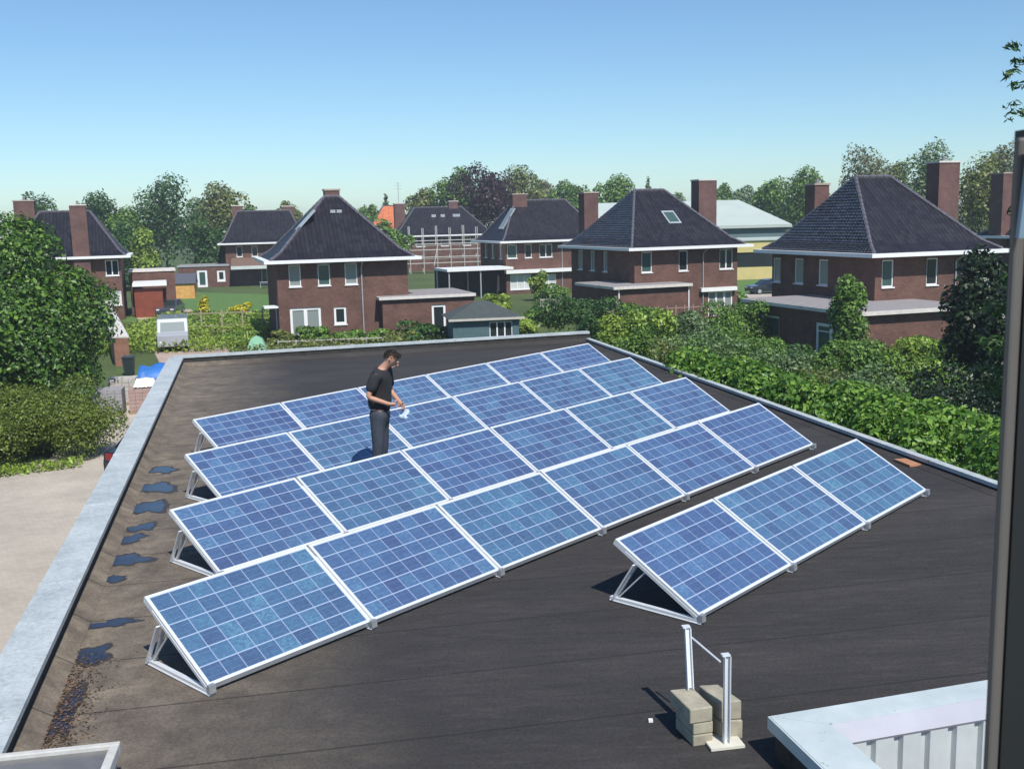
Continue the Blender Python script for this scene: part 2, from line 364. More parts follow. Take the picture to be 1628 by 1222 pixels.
# upstand (inner face) and cap, each side its own piece
def edge_run(p, q, out, capw, hgt, mat, nm, ups=True, seg=3.0):
    p = Vector((*p, 0)); q = Vector((*q, 0)); o = Vector((*out, 0)).normalized()
    d = (q - p); L = d.length; d.normalize()
    if ups:
        mm = MB(); a = p + o * .03; b = q + o * .03
        mm.hull2([Vector(rp(a.x, a.y, -.02)), Vector(rp(b.x, b.y, -.02)), Vector(rp(b.x + o.x * (capw - .06), b.y + o.y * (capw - .06), -.02)), Vector(rp(a.x + o.x * (capw - .06), a.y + o.y * (capw - .06), -.02))],
                 [Vector(rp(a.x, a.y, hgt - .035)), Vector(rp(b.x, b.y, hgt - .035)), Vector(rp(b.x + o.x * (capw - .06), b.y + o.y * (capw - .06), hgt - .035)), Vector(rp(a.x + o.x * (capw - .06), a.y + o.y * (capw - .06), hgt - .035))])
        # sloping felt fillet at the foot
        f0 = p - o * .13; f1 = q - o * .13
        up_ = mm.build('upstand', UPST, bld); mm = MB(); q_ = min(.1, hgt - .05)
        mm.add([rp(f0.x, f0.y, .004), rp(f1.x, f1.y, .004), rp(b.x - o.x * .003, b.y - o.y * .003, q_), rp(a.x - o.x * .003, a.y - o.y * .003, q_)], [(0, 1, 2, 3)])
        mm.build('felt_fillet', FELT, up_)
    n = max(1, int(L / seg)); mm = MB(); jl = []
    for i in range(n):
        a = p + d * (L * i / n + .004); b = p + d * (L * (i + 1) / n - .004)
        z0, z1 = hgt - .03, hgt + .02
        def ring(x0, x1, zz0, zz1):
            r = []
            for c_, s_, z in ((a, x0, zz0), (b, x0, zz0), (b, x1, zz0), (a, x1, zz0)): t = c_ + o * s_; r.append(Vector(rp(t.x, t.y, z)))
            r2 = []
            for c_, s_, z in ((a, x0, zz1), (b, x0, zz1), (b, x1, zz1), (a, x1, zz1)): t = c_ + o * s_; r2.append(Vector(rp(t.x, t.y, z)))
            return r, r2
        mm.hull2(*ring(0, capw, z0, z1)); mm.hull2(*ring(capw - .015, capw + .003, z0 - .12, z1 - .004))
        if i: 
            t = p + d * (L * i / n)
            a0 = t - d * .03; b0 = t + d * .03; jj = MB(); jl.append(jj)
            jj.hull2([Vector(rp(*(k + o * s_).xy, hgt + .018)) for k, s_ in ((a0, -.004), (b0, -.004), (b0, capw + .006), (a0, capw + .006))], [Vector(rp(*(k + o * s_).xy, hgt + .026)) for k, s_ in ((a0, -.004), (b0, -.004), (b0, capw + .006), (a0, capw + .006))])
    c = mm.build(nm, mat, bld)
    for jj in jl: jj.build('joint_cover', mat, c)
    return c
edge_run((LE(YN), YN), tl, (-.97, -.24), .38, .25, CAPM, 'edge_capping')
edge_run((tl[0] - .3, tl[1] + .02), (tr[0] + .12, tr[1] + .03), (-.128, .99), .3, .25, CAPM, 'edge_capping')
edge_run(tr, (RE(YN), YN), (.974, .226), .12, .08, CAPM, 'edge_capping', seg=2.4)
# outer walls
m = MB()
o = .2
m.prism([(LE(YN) - .3, YN), (RE(YN) + .12, YN), (tr[0] + .12, tr[1] + .22), (tl[0] - .33, tl[1] + .2)], GZ - .1, -.30)
m.build('wall', BRICK, bld)
# rooftop opening framed in white cap and clad in pale corrugated sheet
uo = Vector((.973, .231)); vo = Vector((-.231, .973))
def wpt(a, b, z): q = Vector((1.653, 6.533)) + uo * a + vo * b; return Vector((q.x, q.y, rz(q.x, q.y) + z))
well = thing('rooftop_light_well', (0, 0, 0), 0, 'light well with white spotted capping and pale corrugated sheet lining, bottom right', 'light well')
m = MB()
ZT = .25
m.hull2([wpt(0, 0, ZT), wpt(2.3, 0, ZT), wpt(2.3, -.22, ZT), wpt(.32, -.22, ZT)], [wpt(0, 0, ZT + .03), wpt(2.3, 0, ZT + .03), wpt(2.3, -.22, ZT + .03), wpt(.32, -.22, ZT + .03)])
m.hull2([wpt(0, -.003, ZT), wpt(.317, -.222, ZT), wpt(.30, -5, ZT), wpt(-.0, -5, ZT)], [wpt(0, -.003, ZT + .03), wpt(.317, -.222, ZT + .03), wpt(.30, -5, ZT + .03), wpt(0, -5, ZT + .03)])
m.hull2([wpt(0, .0, ZT - .06), wpt(2.3, 0, ZT - .06), wpt(2.3, .012, ZT - .06), wpt(0, .012, ZT - .06)], [wpt(0, .0, ZT + .026), wpt(2.3, 0, ZT + .026), wpt(2.3, .012, ZT + .026), wpt(0, .012, ZT + .026)])
m.hull2([wpt(-.012, .01, ZT - .06), wpt(0, .01, ZT - .06), wpt(0, -5, ZT - .06), wpt(-.012, -5, ZT - .06)], [wpt(-.012, .01, ZT + .026), wpt(0, .01, ZT + .026), wpt(0, -5, ZT + .026), wpt(-.012, -5, ZT + .026)])
m.build('capping', WCAP, well)
m = MB()   # sloped inner flashing
m.hull2([wpt(.32, -.221, ZT + .028), wpt(2.3, -.221, ZT + .028), wpt(2.3, -.31, ZT - .07), wpt(.34, -.31, ZT - .07)], [wpt(.32, -.221, ZT + .01), wpt(2.3, -.221, ZT + .01), wpt(2.3, -.30, ZT - .09), wpt(.34, -.30, ZT - .09)])
m.build('flashing', simple('pale_lilac_flashing', (.33, .34, .39), .5, 0, .1), well)
m = MB()   # corrugated lining, a trapezoid profile
def corr(mb, a0, a1, fn, z0, z1, pitch=.2):
    x = a0; pr = []
    while x < a1:
        pr += [(x, 0), (x + .13, 0), (x + .145, .035), (x + .185, .035)]; x += pitch
    for (xa, da), (xb, db) in zip(pr, pr[1:]):
        mb.add([fn(xa, da, z0), fn(xb, db, z0), fn(xb, db, z1), fn(xa, da, z1)], [(0, 1, 2, 3)])
corr(m, .4, 2.3, lambda a, d, z: wpt(a, -.30 + d, z), -2.4, ZT - .085)
corr(m, .3, 4.6, lambda a, d, z: wpt(.33 - d, -a, z), -2.4, ZT - .02)
m.build('sheet_lining', CLAD, well)
m = MB(); m.hull2([wpt(.03, -.02, -.02), wpt(2.3, -.02, -.02), wpt(2.3, -.24, -.02), wpt(.03, -.24, -.02)], [wpt(.03, -.02, ZT - .002), wpt(2.3, -.02, ZT - .002), wpt(2.3, -.24, ZT - .002), wpt(.03, -.24, ZT - .002)])
m.hull2([wpt(.03, -.245, -.02), wpt(.27, -.245, -.02), wpt(.27, -5, -.02), wpt(.03, -5, -.02)], [wpt(.03, -.245, ZT - .002), wpt(.27, -.245, ZT - .002), wpt(.27, -5, ZT - .002), wpt(.03, -5, ZT - .002)])
m.build('kerb', UPST, well)

# aluminium framed rooflight, near left corner
sk_ = thing('rooflight', (-2.66, 6.56, rz(-2.7, 6.5)), R(10), 'low rooflight with white frame and grey striped glazing, bottom left corner', 'rooflight')
m = MB(); Hs = .3
for (a, b, c, d) in ((-1.6, 0, -.05, 0), (-.06, 0, -1.2, -.05), (-1.6, -1.54, -1.2, -.05), (-1.54, -.06, -1.2, -1.14)): m.box(a, b, c, d, Hs - .08, Hs)
m.build('frame', simple('dull_white_frame', (.5, .49, .46), .6, 0, .15, 12), sk_, bevel=.006)
m = MB(); m.box(-1.55, -.03, -1.17, -.03, 0, Hs - .082); m.build('kerb', ZINC, sk_)
m = MB(); m.box(-1.54, -.06, -1.14, -.05, Hs - .07, Hs - .03); m.build('glazing', simple('dusty_grey_glazing', (.16, .155, .15), .22, 0, .35, 2.2), sk_)
m = MB()
for y in (-.13, -.17, -.21): m.box(-1.54, -1.0, y - .010, y + .010, Hs - .028, Hs - .015)
m.build('glazing_bar', WHITE, sk_)

# ---------------------------------------------------------------- solar panels
PA, TILT, PH, PW = 0.8165806, 0.5301178, 1.0532, 1.67
U2 = Vector((math.cos(PA), math.sin(PA), 0)); V2 = Vector((-math.sin(PA), math.cos(PA), 0))
ROWS = [('rearmost row', 8.5337, 14.0908, 6), ('second row from the back', 7.1009, 11.8457, 6), ('third row from the back', 5.5446, 9.4640, 6),
        ('long front row', 4.0107, 7.1292, 6), ('short right-hand row', 7.4857, 4.8557, 3)]
def panel_proto():
    root = thing('solar_panel', (0, 0, 0), 0, None, None)
    gw = PW - .024; fr = MB(); t = .028; d = .056
    # local frame: x along the row, y up the slope, z normal
    for a, b, c, e in ((0, gw, 0, t), (0, gw, PH - t, PH), (0, t, t, PH - t), (gw - t, gw, t, PH - t)): fr.box(a, b, c, e, -d, .003)
    fr.build('frame', ALU, root)
    p = MB(); p.add([(t, t, 0), (gw - t, t, 0), (gw - t, PH - t, 0), (t, PH - t, 0)], [(0, 1, 2, 3)])
    p.build('cell_sheet', CELL, root, uv=[(0, 0), (1, 0), (1, 1), (0, 1)])
    b = MB(); b.box(t, gw - t, t, PH - t, -.02, -.004); b.box(gw / 2 - .06, gw / 2 + .06, PH - .22, PH - .12, -.04, -.0205); b.build('back_sheet', simple('white_backsheet', (.5, .5, .5), .7), root)
    return root
def rack_proto():
    root = thing('support_frame', (0, 0, 0), 0, None, None)
    # local x along the row, y towards the rear, z up
    ct, st = math.cos(TILT), math.sin(TILT)
    B = MB(); B.box(-.022, .022, -.03, .98, 0, .035); B.box(-.032, .032, -.03, .98, 0, .006); B.build('base_rail', ALU, root)
    T = MB(); T.bar((0, .0, .035), (0, .92 * ct, .035 + .92 * st), .04, .03); T.build('top_rail', ALU, root)
    S = MB()
    for dx in (-.034, .034): S.bar((dx, .93, .03), (dx, .74 * ct + .04, .03 + .74 * st), .014, .035, (1, 0, 0))
    S.bar((0, .90, .03), (0, .66 * ct, .02 + .66 * st), .012, .012, (1, 0, 0)); S.build('strut', ALU, root)
    K = MB(); K.box(-.03, .03, -.045, -.005, .02, .085); K.build('clamp', STEEL, root)
    return root
pp = panel_proto(); rk = rack_proto(); firstp = firstr = True
slope_q = Vector((-SX, -SY, 1)).normalized()
tilt_base = Vector((0, 0, 1)).rotation_difference(slope_q)
for rn, s0, v0, cnt in ROWS:
    for k in range(cnt):
        P = U2 * (s0 + k * PW + .012) + V2 * v0; P.z = rz(P.x, P.y) + .08 + (rnd.random() - .5) * .004
        o = pp if firstp else copy_tree(pp); firstp = False
        o.rotation_mode = 'QUATERNION'
        o.location = P; o.rotation_quaternion = tilt_base @ Quaternion((0, 0, 1), PA) @ Quaternion((1, 0, 0), TILT + (rnd.random() - .5) * .004)
        which = ['leftmost panel', 'second panel from the left', 'third panel from the left', 'fourth panel from the left', 'fifth panel from the left', 'rightmost panel'][k] if cnt == 6 else ['leftmost panel', 'middle panel', 'rightmost panel'][k]
        tag(o, 'blue solar panel, %s in the %s' % (which, rn), 'solar panel', 'solar panels on the flat roof')
    for k in range(cnt + 1):
        P = U2 * (s0 + k * PW + (.03 if k == 0 else (-.03 if k == cnt else 0))) + V2 * (v0 + .01); P.z = rz(P.x, P.y) + .008
        o = rk if firstr else copy_tree(rk); firstr = False
        o.rotation_mode = 'QUATERNION'; o.location = P; o.rotation_quaternion = tilt_base @ Quaternion((0, 0, 1), PA)
        wh = 'at the left end of the %s' % rn if k == 0 else ('at the right end of the %s' % rn if k == cnt else 'under the %s joint from the left in the %s' % (ORD[k - 1], rn))
        tag(o, 'triangular support %s' % wh.replace(' from the left', ''), 'panel support', 'triangular supports under the solar panels')

# ---------------------------------------------------------------- ballast, posts, plate
def stack(px, name_label, top, hts, jit):
    q0 = top; root = None
    n = len(hts); z = 0
    for i, hh in enumerate(hts):
        m = MB(); j = jit[i]
        c = [Vector((*p, 0)) for p in top]; cen = sum(c, Vector()) / 4
        ring = [cen + (p - cen) * (1.0 + j[2]) + Vector((j[0], j[1], 0)) for p in c]
        b = rz(cen.x, cen.y)
        m.hull2([p + Vector((0, 0, b + z)) for p in ring][::-1], [p + Vector((0, 0, b + z + hh - .004)) for p in ring][::-1])
        ob = m.build('concrete_block', CONC, None, bevel=.008)
        tag(ob, 'grey concrete block, %s in the %s stack of ballast by the metal posts' % (['bottom one', 'middle one', 'top one'][i] if n == 3 else ['lower one', 'upper one'][i], name_label), 'concrete block', 'ballast blocks beside the short row')
        z += hh
stack(None, 'left', [(1.06, 6.99), (1.225, 7.02), (1.31, 6.72), (1.15, 6.68)], (.085, .085, .11), ((.02, -.01, -.12), (.02, -.01, -.12), (0, 0, 0)))
stack(None, 'right', [(1.265, 7.05), (1.41, 7.06), (1.53, 6.78), (1.37, 6.77)], (.14, .14), ((.0, 0, 0), (0, 0, -.06)))
def postthing(base, h, label, plate=None, lean=(0, 0)):
    root = thing('metal_post', (base[0], base[1], base[2]), R(10), label, 'metal post', 'galvanised posts beside the short row')
    m = MB()
    L_ = Vector((lean[0], lean[1], h))
    m.box(-.022, .022, -.003, .003, .0, h); m.box(-.022, -.017, -.03, -.003, 0, h); m.box(.017, .022, -.03, -.003, 0, h)
    if lean != (0, 0): m.v = [(x + lean[0] * z / h, y + lean[1] * z / h, z) for x, y, z in m.v]
    m.build('channel', ALU, root)
    m = MB(); m.box(-.035, .02, -.02, .02, h, h + .012)
    m.v = [(x + lean[0], y + lean[1], z) for x, y, z in m.v]; m.build('end_plate', ALU, root)
    if plate: 
        m = MB(); m.box(*plate); m.build('foot_plate', simple('pale_foot_plate', (.6, .58, .5), .7, 0, .1), root)
    return root
postthing((1.397, 6.70, rz(1.4, 6.7) + .024), .62, 'upright metal post standing on its square pale foot plate', (-.13, .11, -.07, .13, -.02, -.001))
postthing((1.20, 6.99, rz(1.2, 7.) + .285), .40, 'metal post standing on the left block stack, right below the panel corner', None, (.02, .12))
m = MB(); m.tube((1.235, 7.12, .60), (1.375, 6.80, .555), .007); tag(m.build('brace_rod', ALU), 'thin slanting metal rod between the two upright posts', 'rod')

# ---------------------------------------------------------------- standing water and litter on the roof
PUD = NT('shallow_water'); PUD.col(PUD.ramp(PUD.noise(PUD.coord(), 5, 4), [(.3, (.012, .014, .026)), (.7, (.028, .032, .05))])); PUD.set(Roughness=.3); PUD.p.inputs['Specular IOR Level'].default_value = .5
PUD.p.inputs['Coat Weight'].default_value = .35; PUD.p.inputs['Coat Roughness'].default_value = .04; PUD.p.inputs['Coat IOR'].default_value = 1.5
DAMP = simple('damp_felt', (.045, .037, .032), .55, 0, .35, 9)
def puddle(cx, cy, rx, ry, rot, lab, seed):
    rr = random.Random(seed); n = 56; ph = [rr.random() * 6.28 for _ in range(6)]
    pts = []
    for i in range(n):
        t = 6.2832 * i / n; k = 1 + sum(.20 / (j + 1) ** .6 * math.sin((j + 2) * t + ph[j]) for j in range(6)) + rr.random() * .12
        x, y = rx * k * math.cos(t), ry * k * math.sin(t)
        X = cx + x * math.cos(rot) - y * math.sin(rot); Y = cy + x * math.sin(rot) + y * math.cos(rot)
        pts.append(rp(X, Y, .004))
    m = MB(); m.poly(pts); pd = m.build('puddle', PUD.m); c0 = sum((Vector(p) for p in pts), Vector()) / n
    m = MB(); m.poly([tuple(c0 + (Vector(p) - c0) * (1.22 + .16 * rr.random()) - Vector((0, 0, .002))) for p in pts]); m.build('damp_edge', DAMP, pd); tag(pd, lab, 'puddle', 'puddles along the low left edge of the roof')
for i, (x, y, rx, ry, lab) in enumerate([
    (-5.36, 15.7, .19, .30, 'small shallow puddle farthest along the left roof edge'),
    (-5.08, 14.6, .26, .38, 'ragged shallow puddle, second farthest along the left roof edge'),
    (-4.86, 13.55, .25, .42, 'ragged bluish puddle beside the second row from the back'),
    (-4.62, 12.62, .17, .22, 'small thin puddle just beyond the narrow middle one'),
    (-4.58, 12.15, .14, .22, 'narrow middle puddle on the left of the flat roof'),
    (-4.36, 11.35, .22, .29, 'rounded dark blue puddle level with the left end of the third row from the back'),
    (-4.30, 10.72, .17, .13, 'flat oval puddle just nearer than the rounded one'),
    (-3.82, 9.45, .21, .13, 'thin dark oval puddle by the long front row'),
    (-3.72, 8.72, .19, .22, 'dark wet patch nearest the leaf litter'),
    (-3.50, 7.65, .10, .52, 'long dark wet streak running beside the leaf litter')]):
    puddle(x, y, rx * .78, ry * .66, .24, lab, i + 11)
def scatter_cards(name, n, fn, size, mat, seed, parent=None):
    rs = np.random.RandomState(seed)
    P = fn(rs, n); nrm = rs.normal(size=(n, 3)) * .12 + np.array([0, 0, 1]); return leaf_mesh(name, P, nrm, size, mat, rs, parent)
def leaf_mesh(name, P, N, size, mat, rs, parent=None, asp=.6, fold=True):
    n = len(P); N = N / (np.linalg.norm(N, axis=1, keepdims=True) + 1e-9)
    A = np.cross(N, rs.normal(size=(n, 3))); A /= np.linalg.norm(A, axis=1, keepdims=True) + 1e-9
    B = np.cross(N, A); s = (size * (.4 + 1.15 * rs.rand(n) ** 1.5))[:, None] if np.isscalar(size) else size[:, None]
    a = A * s * .5; b = B * s * .5 * asp
    V = np.empty((n, 4, 3)); dn = N * s * .12
    V[:, 0] = P - a; V[:, 1] = P - b + dn; V[:, 2] = P + a; V[:, 3] = P + b + dn
    me = bpy.data.meshes.new(name); me.vertices.add(n * 4); me.vertices.foreach_set('co', V.reshape(-1).astype(np.float32))
    if fold:
        idx = np.arange(n)[:, None] * 4 + np.array([0, 1, 2, 0, 2, 3]); me.loops.add(n * 6); me.loops.foreach_set('vertex_index', idx.reshape(-1).astype(np.int32))
        me.polygons.add(n * 2); me.polygons.foreach_set('loop_start', (np.arange(n * 2) * 3).astype(np.int32)); me.polygons.foreach_set('loop_total', np.full(n * 2, 3, np.int32))
    else:
        me.loops.add(n * 4); me.loops.foreach_set('vertex_index', np.arange(n * 4, dtype=np.int32))
        me.polygons.add(n); me.polygons.foreach_set('loop_start', (np.arange(n) * 4).astype(np.int32)); me.polygons.foreach_set('loop_total', np.full(n, 4, np.int32))
    me.update(); me.validate(); me.materials.append(mat)
    ob = bpy.data.objects.new(name, me); C.objects.link(ob)
    if parent is not None: ob.parent = parent
    return ob
def litter(rs, n):
    t = rs.beta(1.6, 1.6, n); y = 6.6 + 2.2 * t; off = .12 + np.abs(rs.normal(size=n)) * .16
    x = -8.61 + .2468 * (27.49 - y) + off; return np.stack([x, y, SX * x + SY * (y - 12) + .006 + rs.rand(n) * .006], 1)
tag(scatter_cards('leaf_litter', 1500, litter, .022, L_BROWN, 3), 'brown dead leaves and grit gathered in the near left corner of the roof', 'leaf litter', kind='stuff')
m = MB(); m.prism([(5.25, 14.2), (5.42, 14.22), (5.5, 13.87), (5.33, 13.82)], rz(5.5, 14) + .003, rz(5.5, 14) + .03)
tag(m.build('brick_tile', simple('terracotta', (.42, .2, .11), .9)), 'flat terracotta tile lying on the roof near the right edge', 'tile')
m = MB(); m.box(.92, .95, 7.06, 7.09, rz(.93, 7.07) + .002, rz(.93, 7.07) + .02)
tag(m.build('stone_chip', WHITE), 'small white chip lying left of the block stacks', 'chip')

# ---------------------------------------------------------------- window frame beside the camera
wf = thing('window_frame', (.474, 1.0, CAM_H - 1.2), 0, 'blurred grey window jamb at the right edge of the view', 'window frame')
m = MB(); m.box(0, .0115, -.004, .006, 0, 1.262); m.build('outer_profile', simple('taupe_profile', (.11, .10, .095), .6, 0, .1), wf, bevel=.003)
m = MB(); m.box(.012, .14, -.006, .03, -.1, 1.27); m.build('inner_profile', simple('dark_profile', (.012, .013, .016), .6), wf)
m = MB(); m.hull2([Vector(p) for p in ((-.004, -.022, 1.17), (.006, -.022, 1.17), (.006, -.015, 1.17), (-.004, -.015, 1.17))], [Vector(p) for p in ((.003, -.022, 1.262), (.02, -.022, 1.262), (.02, -.015, 1.262), (.003, -.015, 1.262))])
m.build('stay', simple('blue_grey_metal', (.16, .23, .30), .5), wf)

# ---------------------------------------------------------------- houses
def wallface(mb, p0, d, nrm, L, H, ops, th=.16, z0=0):
    """vertical wall from p0 along d with real openings (a0,a1,za,zb); nrm points outwards"""
    p0 = Vector(p0); d = Vector(d); nrm = Vector(nrm)
    xs = sorted({0.0, L} | {o[0] for o in ops} | {o[1] for o in ops}); zs = sorted({z0, H} | {o[2] for o in ops} | {o[3] for o in ops})
    P = lambda a, z, k=0: p0 + d * a + Vector((0, 0, z)) - nrm * k
    for xa, xb in zip(xs, xs[1:]):
        for za, zb in zip(zs, zs[1:]):
            cx, cz = (xa + xb) / 2, (za + zb) / 2
            if any(o[0] < cx < o[1] and o[2] < cz < o[3] for o in ops): continue
            mb.add([P(xa, za), P(xb, za), P(xb, zb), P(xa, zb)], [(0, 1, 2, 3)])
    for a0, a1, za, zb in ops:
        for q in (((a0, za), (a1, za)), ((a1, za), (a1, zb)), ((a1, zb), (a0, zb)), ((a0, zb), (a0, za))):
            (xa, z1), (xb, z2) = q; mb.add([P(xa, z1), P(xb, z2), P(xb, z2, th), P(xa, z1, th)], [(0, 1, 2, 3)])
def window(p0, d, nrm, op, parent, leaves=1, kind='window', pane=None, fw=.07, transom=False, sill=True, setback=.09):
    a0, a1, za, zb = op; p0 = Vector(p0); d = Vector(d).normalized(); nrm = Vector(nrm).normalized()
    M = Matrix((( d.x, -nrm.x, 0, p0.x), (d.y, -nrm.y, 0, p0.y), (0, 0, 1, 0), (0, 0, 0, 1)))   # local x along wall, y into wall
    f = MB(); y0, y1 = setback - .03, setback + .04
    f.box(a0, a1, y0, y1, za, za + fw, M); f.box(a0, a1, y0, y1, zb - fw, zb, M)
    f.box(a0, a0 + fw, y0, y1, za + fw, zb - fw, M); f.box(a1 - fw, a1, y0, y1, za + fw, zb - fw, M)
    for i in range(1, leaves):
        x = a0 + (a1 - a0) * i / leaves; f.box(x - fw * .7, x + fw * .7, y0 - .005, y1, za + fw, zb - fw, M)
    if transom: f.box(a0 + fw, a1 - fw, y0 + .01, y1 - .01, zb - .48, zb - .42, M)
    fr = f.build(kind, WHITE, parent)
    g_ = MB(); g_.add([M @ Vector(q) for q in ((a0 + .01, y1 - .02, za + .01), (a1 - .01, y1 - .02, za + .01), (a1 - .01, y1 - .02, zb - .01), (a0 + .01, y1 - .02, zb - .01))], [(0, 1, 2, 3)])
    g_.build('pane', pane or GLASS, fr)
    if sill:
        s_ = MB(); s_.box(a0 - .05, a1 + .05, -.07, .1, za - .07, za - .002, M); s_.build('sill', WHITE, fr)
def chimney(parent, u0, u1, v0, v1, z0, z1, cap=CAPST, pots=1):
    b = MB(); b.box(u0, u1, v0, v1, z0, z1 - .12); c = b.build('chimney', BRICK2, parent)
    k = MB(); k.box(u0 - .06, u1 + .06, v0 - .06, v1 + .06, z1 - .118, z1); k.build('chimney_cap', cap, c)
    if pots:
        k = MB(); k.tube(((u0 + u1) / 2, (v0 + v1) / 2, z1), ((u0 + u1) / 2, (v0 + v1) / 2, z1 + .3), .11, .09); k.build('chimney_pot', simple('grey_pot', (.2, .19, .19), .8), c)
def house(name, org, phi, label, W, D, EH=5.6, RH=10.0, ru=(3.4, 6.0), rv=6, ov=.9, front=(), left=(), chim=(), pipes=(), tile=TILE, left_tile=None, group='brick houses with dark hipped roofs', cat='house', zb=0, extra_z=0):
    root = thing(name, (org[0], org[1], GZ), R(phi), label, cat, group)
    m = MB(); wz = EH - .12
    a, b, c, d = ov, W - ov, ov, D - ov
    fo = [(o[0] - a, o[1] - a, o[2], o[3]) for o in front]
    wallface(m, (a, c, 0), (1, 0, 0), (0, -1, 0), b - a, wz, fo)
    lo = [(d - o[1], d - o[0], o[2], o[3]) for o in left]        # v measured from the front corner
    wallface(m, (a, d, 0), (0, -1, 0), (-1, 0, 0), d - c, wz, lo)
    wallface(m, (b, c, 0), (0, 1, 0), (1, 0, 0), d - c, wz, [])
    wallface(m, (b, d, 0), (-1, 0, 0), (0, 1, 0), b - a, wz, [])
    m.build('wall', BRICK, root)
    for i, o in enumerate(front):
        k = o[4] if len(o) > 4 else {}; window((a, c, 0), (1, 0, 0), (0, -1, 0), (fo[i][0], fo[i][1], o[2], o[3]), root, **k)
    for i, o in enumerate(left):
        k = o[4] if len(o) > 4 else {}; window((a, d, 0), (0, -1, 0), (-1, 0, 0), (lo[i][0], lo[i][1], o[2], o[3]), root, **k)
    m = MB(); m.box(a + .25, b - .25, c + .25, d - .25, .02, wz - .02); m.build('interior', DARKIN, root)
    # boxed eaves with gutter board
    m = MB(); m.box(0, W, 0, D, EH - .115, EH + .10); e = m.build('eaves', WHITE, root)
    i_ = .45; h0 = EH + .102; u0, u1 = ru
    def roofface(pts, mt, nm='roof'):
        mm = MB(); mm.add(pts, [tuple(range(len(pts)))]); return mm.build(nm, mt, root)
    # bell-cast: the lowest sixth of the slope is flatter
    k = .17; kz = .11
    A, B_, C_, D_ = (i_, i_, h0), (W - i_, i_, h0), (W - i_, D - i_, h0), (i_, D - i_, h0)
    E1, E2 = (u0, rv, RH), (u1, rv, RH)
    def lerp(p, q): return (p[0] + (q[0] - p[0]) * k, p[1] + (q[1] - p[1]) * k, p[2] + (q[2] - p[2]) * kz)
    a1, b1, c1, d1 = lerp(A, E1), lerp(B_, E2), lerp(C_, E2), lerp(D_, E1)
    mm = MB(); mm.add([A, B_, C_, D_, a1, b1, c1, d1, E1, E2], [(0, 1, 5, 4), (4, 5, 9, 8), (1, 2, 6, 5), (5, 6, 9), (2, 3, 7, 6), (6, 7, 8, 9)] + ([] if left_tile else [(3, 0, 4, 7), (7, 4, 8)]))
    rf = mm.build('roof', tile, root)
    if left_tile:
        mm = MB(); nr = 27; E0 = Vector(A); pr = 12
        def fz(t): return h0 + (RH - h0) * ((t / k * kz) if t < k else (kz + (t - k) / (1 - k) * (1 - kz)))
        for r_ in range(nr):
            t0, t1 = r_ / nr, (r_ + 1) / nr; ua, ub = i_ + (u0 - i_) * t0, i_ + (u0 - i_) * t1; za, zb_ = fz(t0), fz(t1)
            nx, nz = -(zb_ - za), (ub - ua); ln = math.hypot(nx, nz); nx /= ln; nz /= ln; tm = (t0 + t1) / 2
            v0, v1 = i_ + (rv - i_) * tm - .05, D - i_ - (D - i_ - rv) * tm + .05; n_ = max(2, int((v1 - v0) / .30 * 6)); vs = []
            for j in range(n_ + 1):
                v = v0 + (v1 - v0) * j / n_; jr = random.Random(int(v / .30) * 97 + r_ * 13 + int(D * 10)).random(); wv = .06 * abs(math.sin(math.pi * v / .30)) ** 1.4 + jr * .03
                vs += [(ua + nx * (wv + .085), v, za + nz * (wv + .085)), (ub + nx * wv * .9, v, zb_ + nz * wv * .9), (ua + nx * wv, v, za + nz * wv)]
            mm.add(vs, [(j * 3 + 3, j * 3, j * 3 + 1, j * 3 + 4) for j in range(n_)] + [(j * 3, j * 3 + 3, j * 3 + 5, j * 3 + 2) for j in range(n_)])
        mm.build('roof', left_tile, root)
    mm = MB()
    for p, q in ((A, a1), (a1, E1), (B_, b1), (b1, E2), (C_, c1), (c1, E2), (D_, d1), (d1, E1), (E1, E2)):
        p, q = Vector(p), Vector(q); L = (q - p).length
        n = max(1, int(L / .42))
        for j in range(n):
            s0 = p + (q - p) * (j / n); s1 = p + (q - p) * ((j + .98) / n); mm.tube(s0 + Vector((0, 0, .02)), s1 + Vector((0, 0, .02)), .125, .10, 6)
    mm.build('ridge_tiles', RIDGE, rf)
    for ch in chim: chimney(root, *ch)
    for (u, z0, z1) in pipes:
        mm = MB(); mm.tube((u, c - .07, z0), (u, c - .07, z1), .05, n=6); mm.tube((u, c - .07, z1), (u, .12, EH - .12), .05, n=6); mm.build('drainpipe', ZINC, root)
    root['_roof'] = rf.name
    return root
def roof_pt(u, v, W, D, EH, RH, ru, rv):  # point on the front roof slope
    t = (v - .45) / (rv - .45); return EH + .1 + (RH - EH - .1) * ((t / .17 * .11) if t < .17 else (.11 + (t - .17) / .83 * .89))
def skylight(root, pts, W, D, EH, RH, ru, rv):
    """pts: four (u, v) corners on the front slope"""
    q = [Vector((u, v, roof_pt(u, v, W, D, EH, RH, ru, rv))) for u, v in pts]
    n = (q[1] - q[0]).cross(q[3] - q[0]).normalized(); n = n if n.z > 0 else -n
    m = MB(); m.hull2([p - n * .02 for p in q], [p + n * .09 for p in q]); f = m.build('roof_window', ZINC, root)
    c = sum(q, Vector()) / 4
    m = MB(); m.add([c + (p - c) * .78 + n * .095 for p in q], [(0, 1, 2, 3)]); m.build('pane', GLASS_T, f)
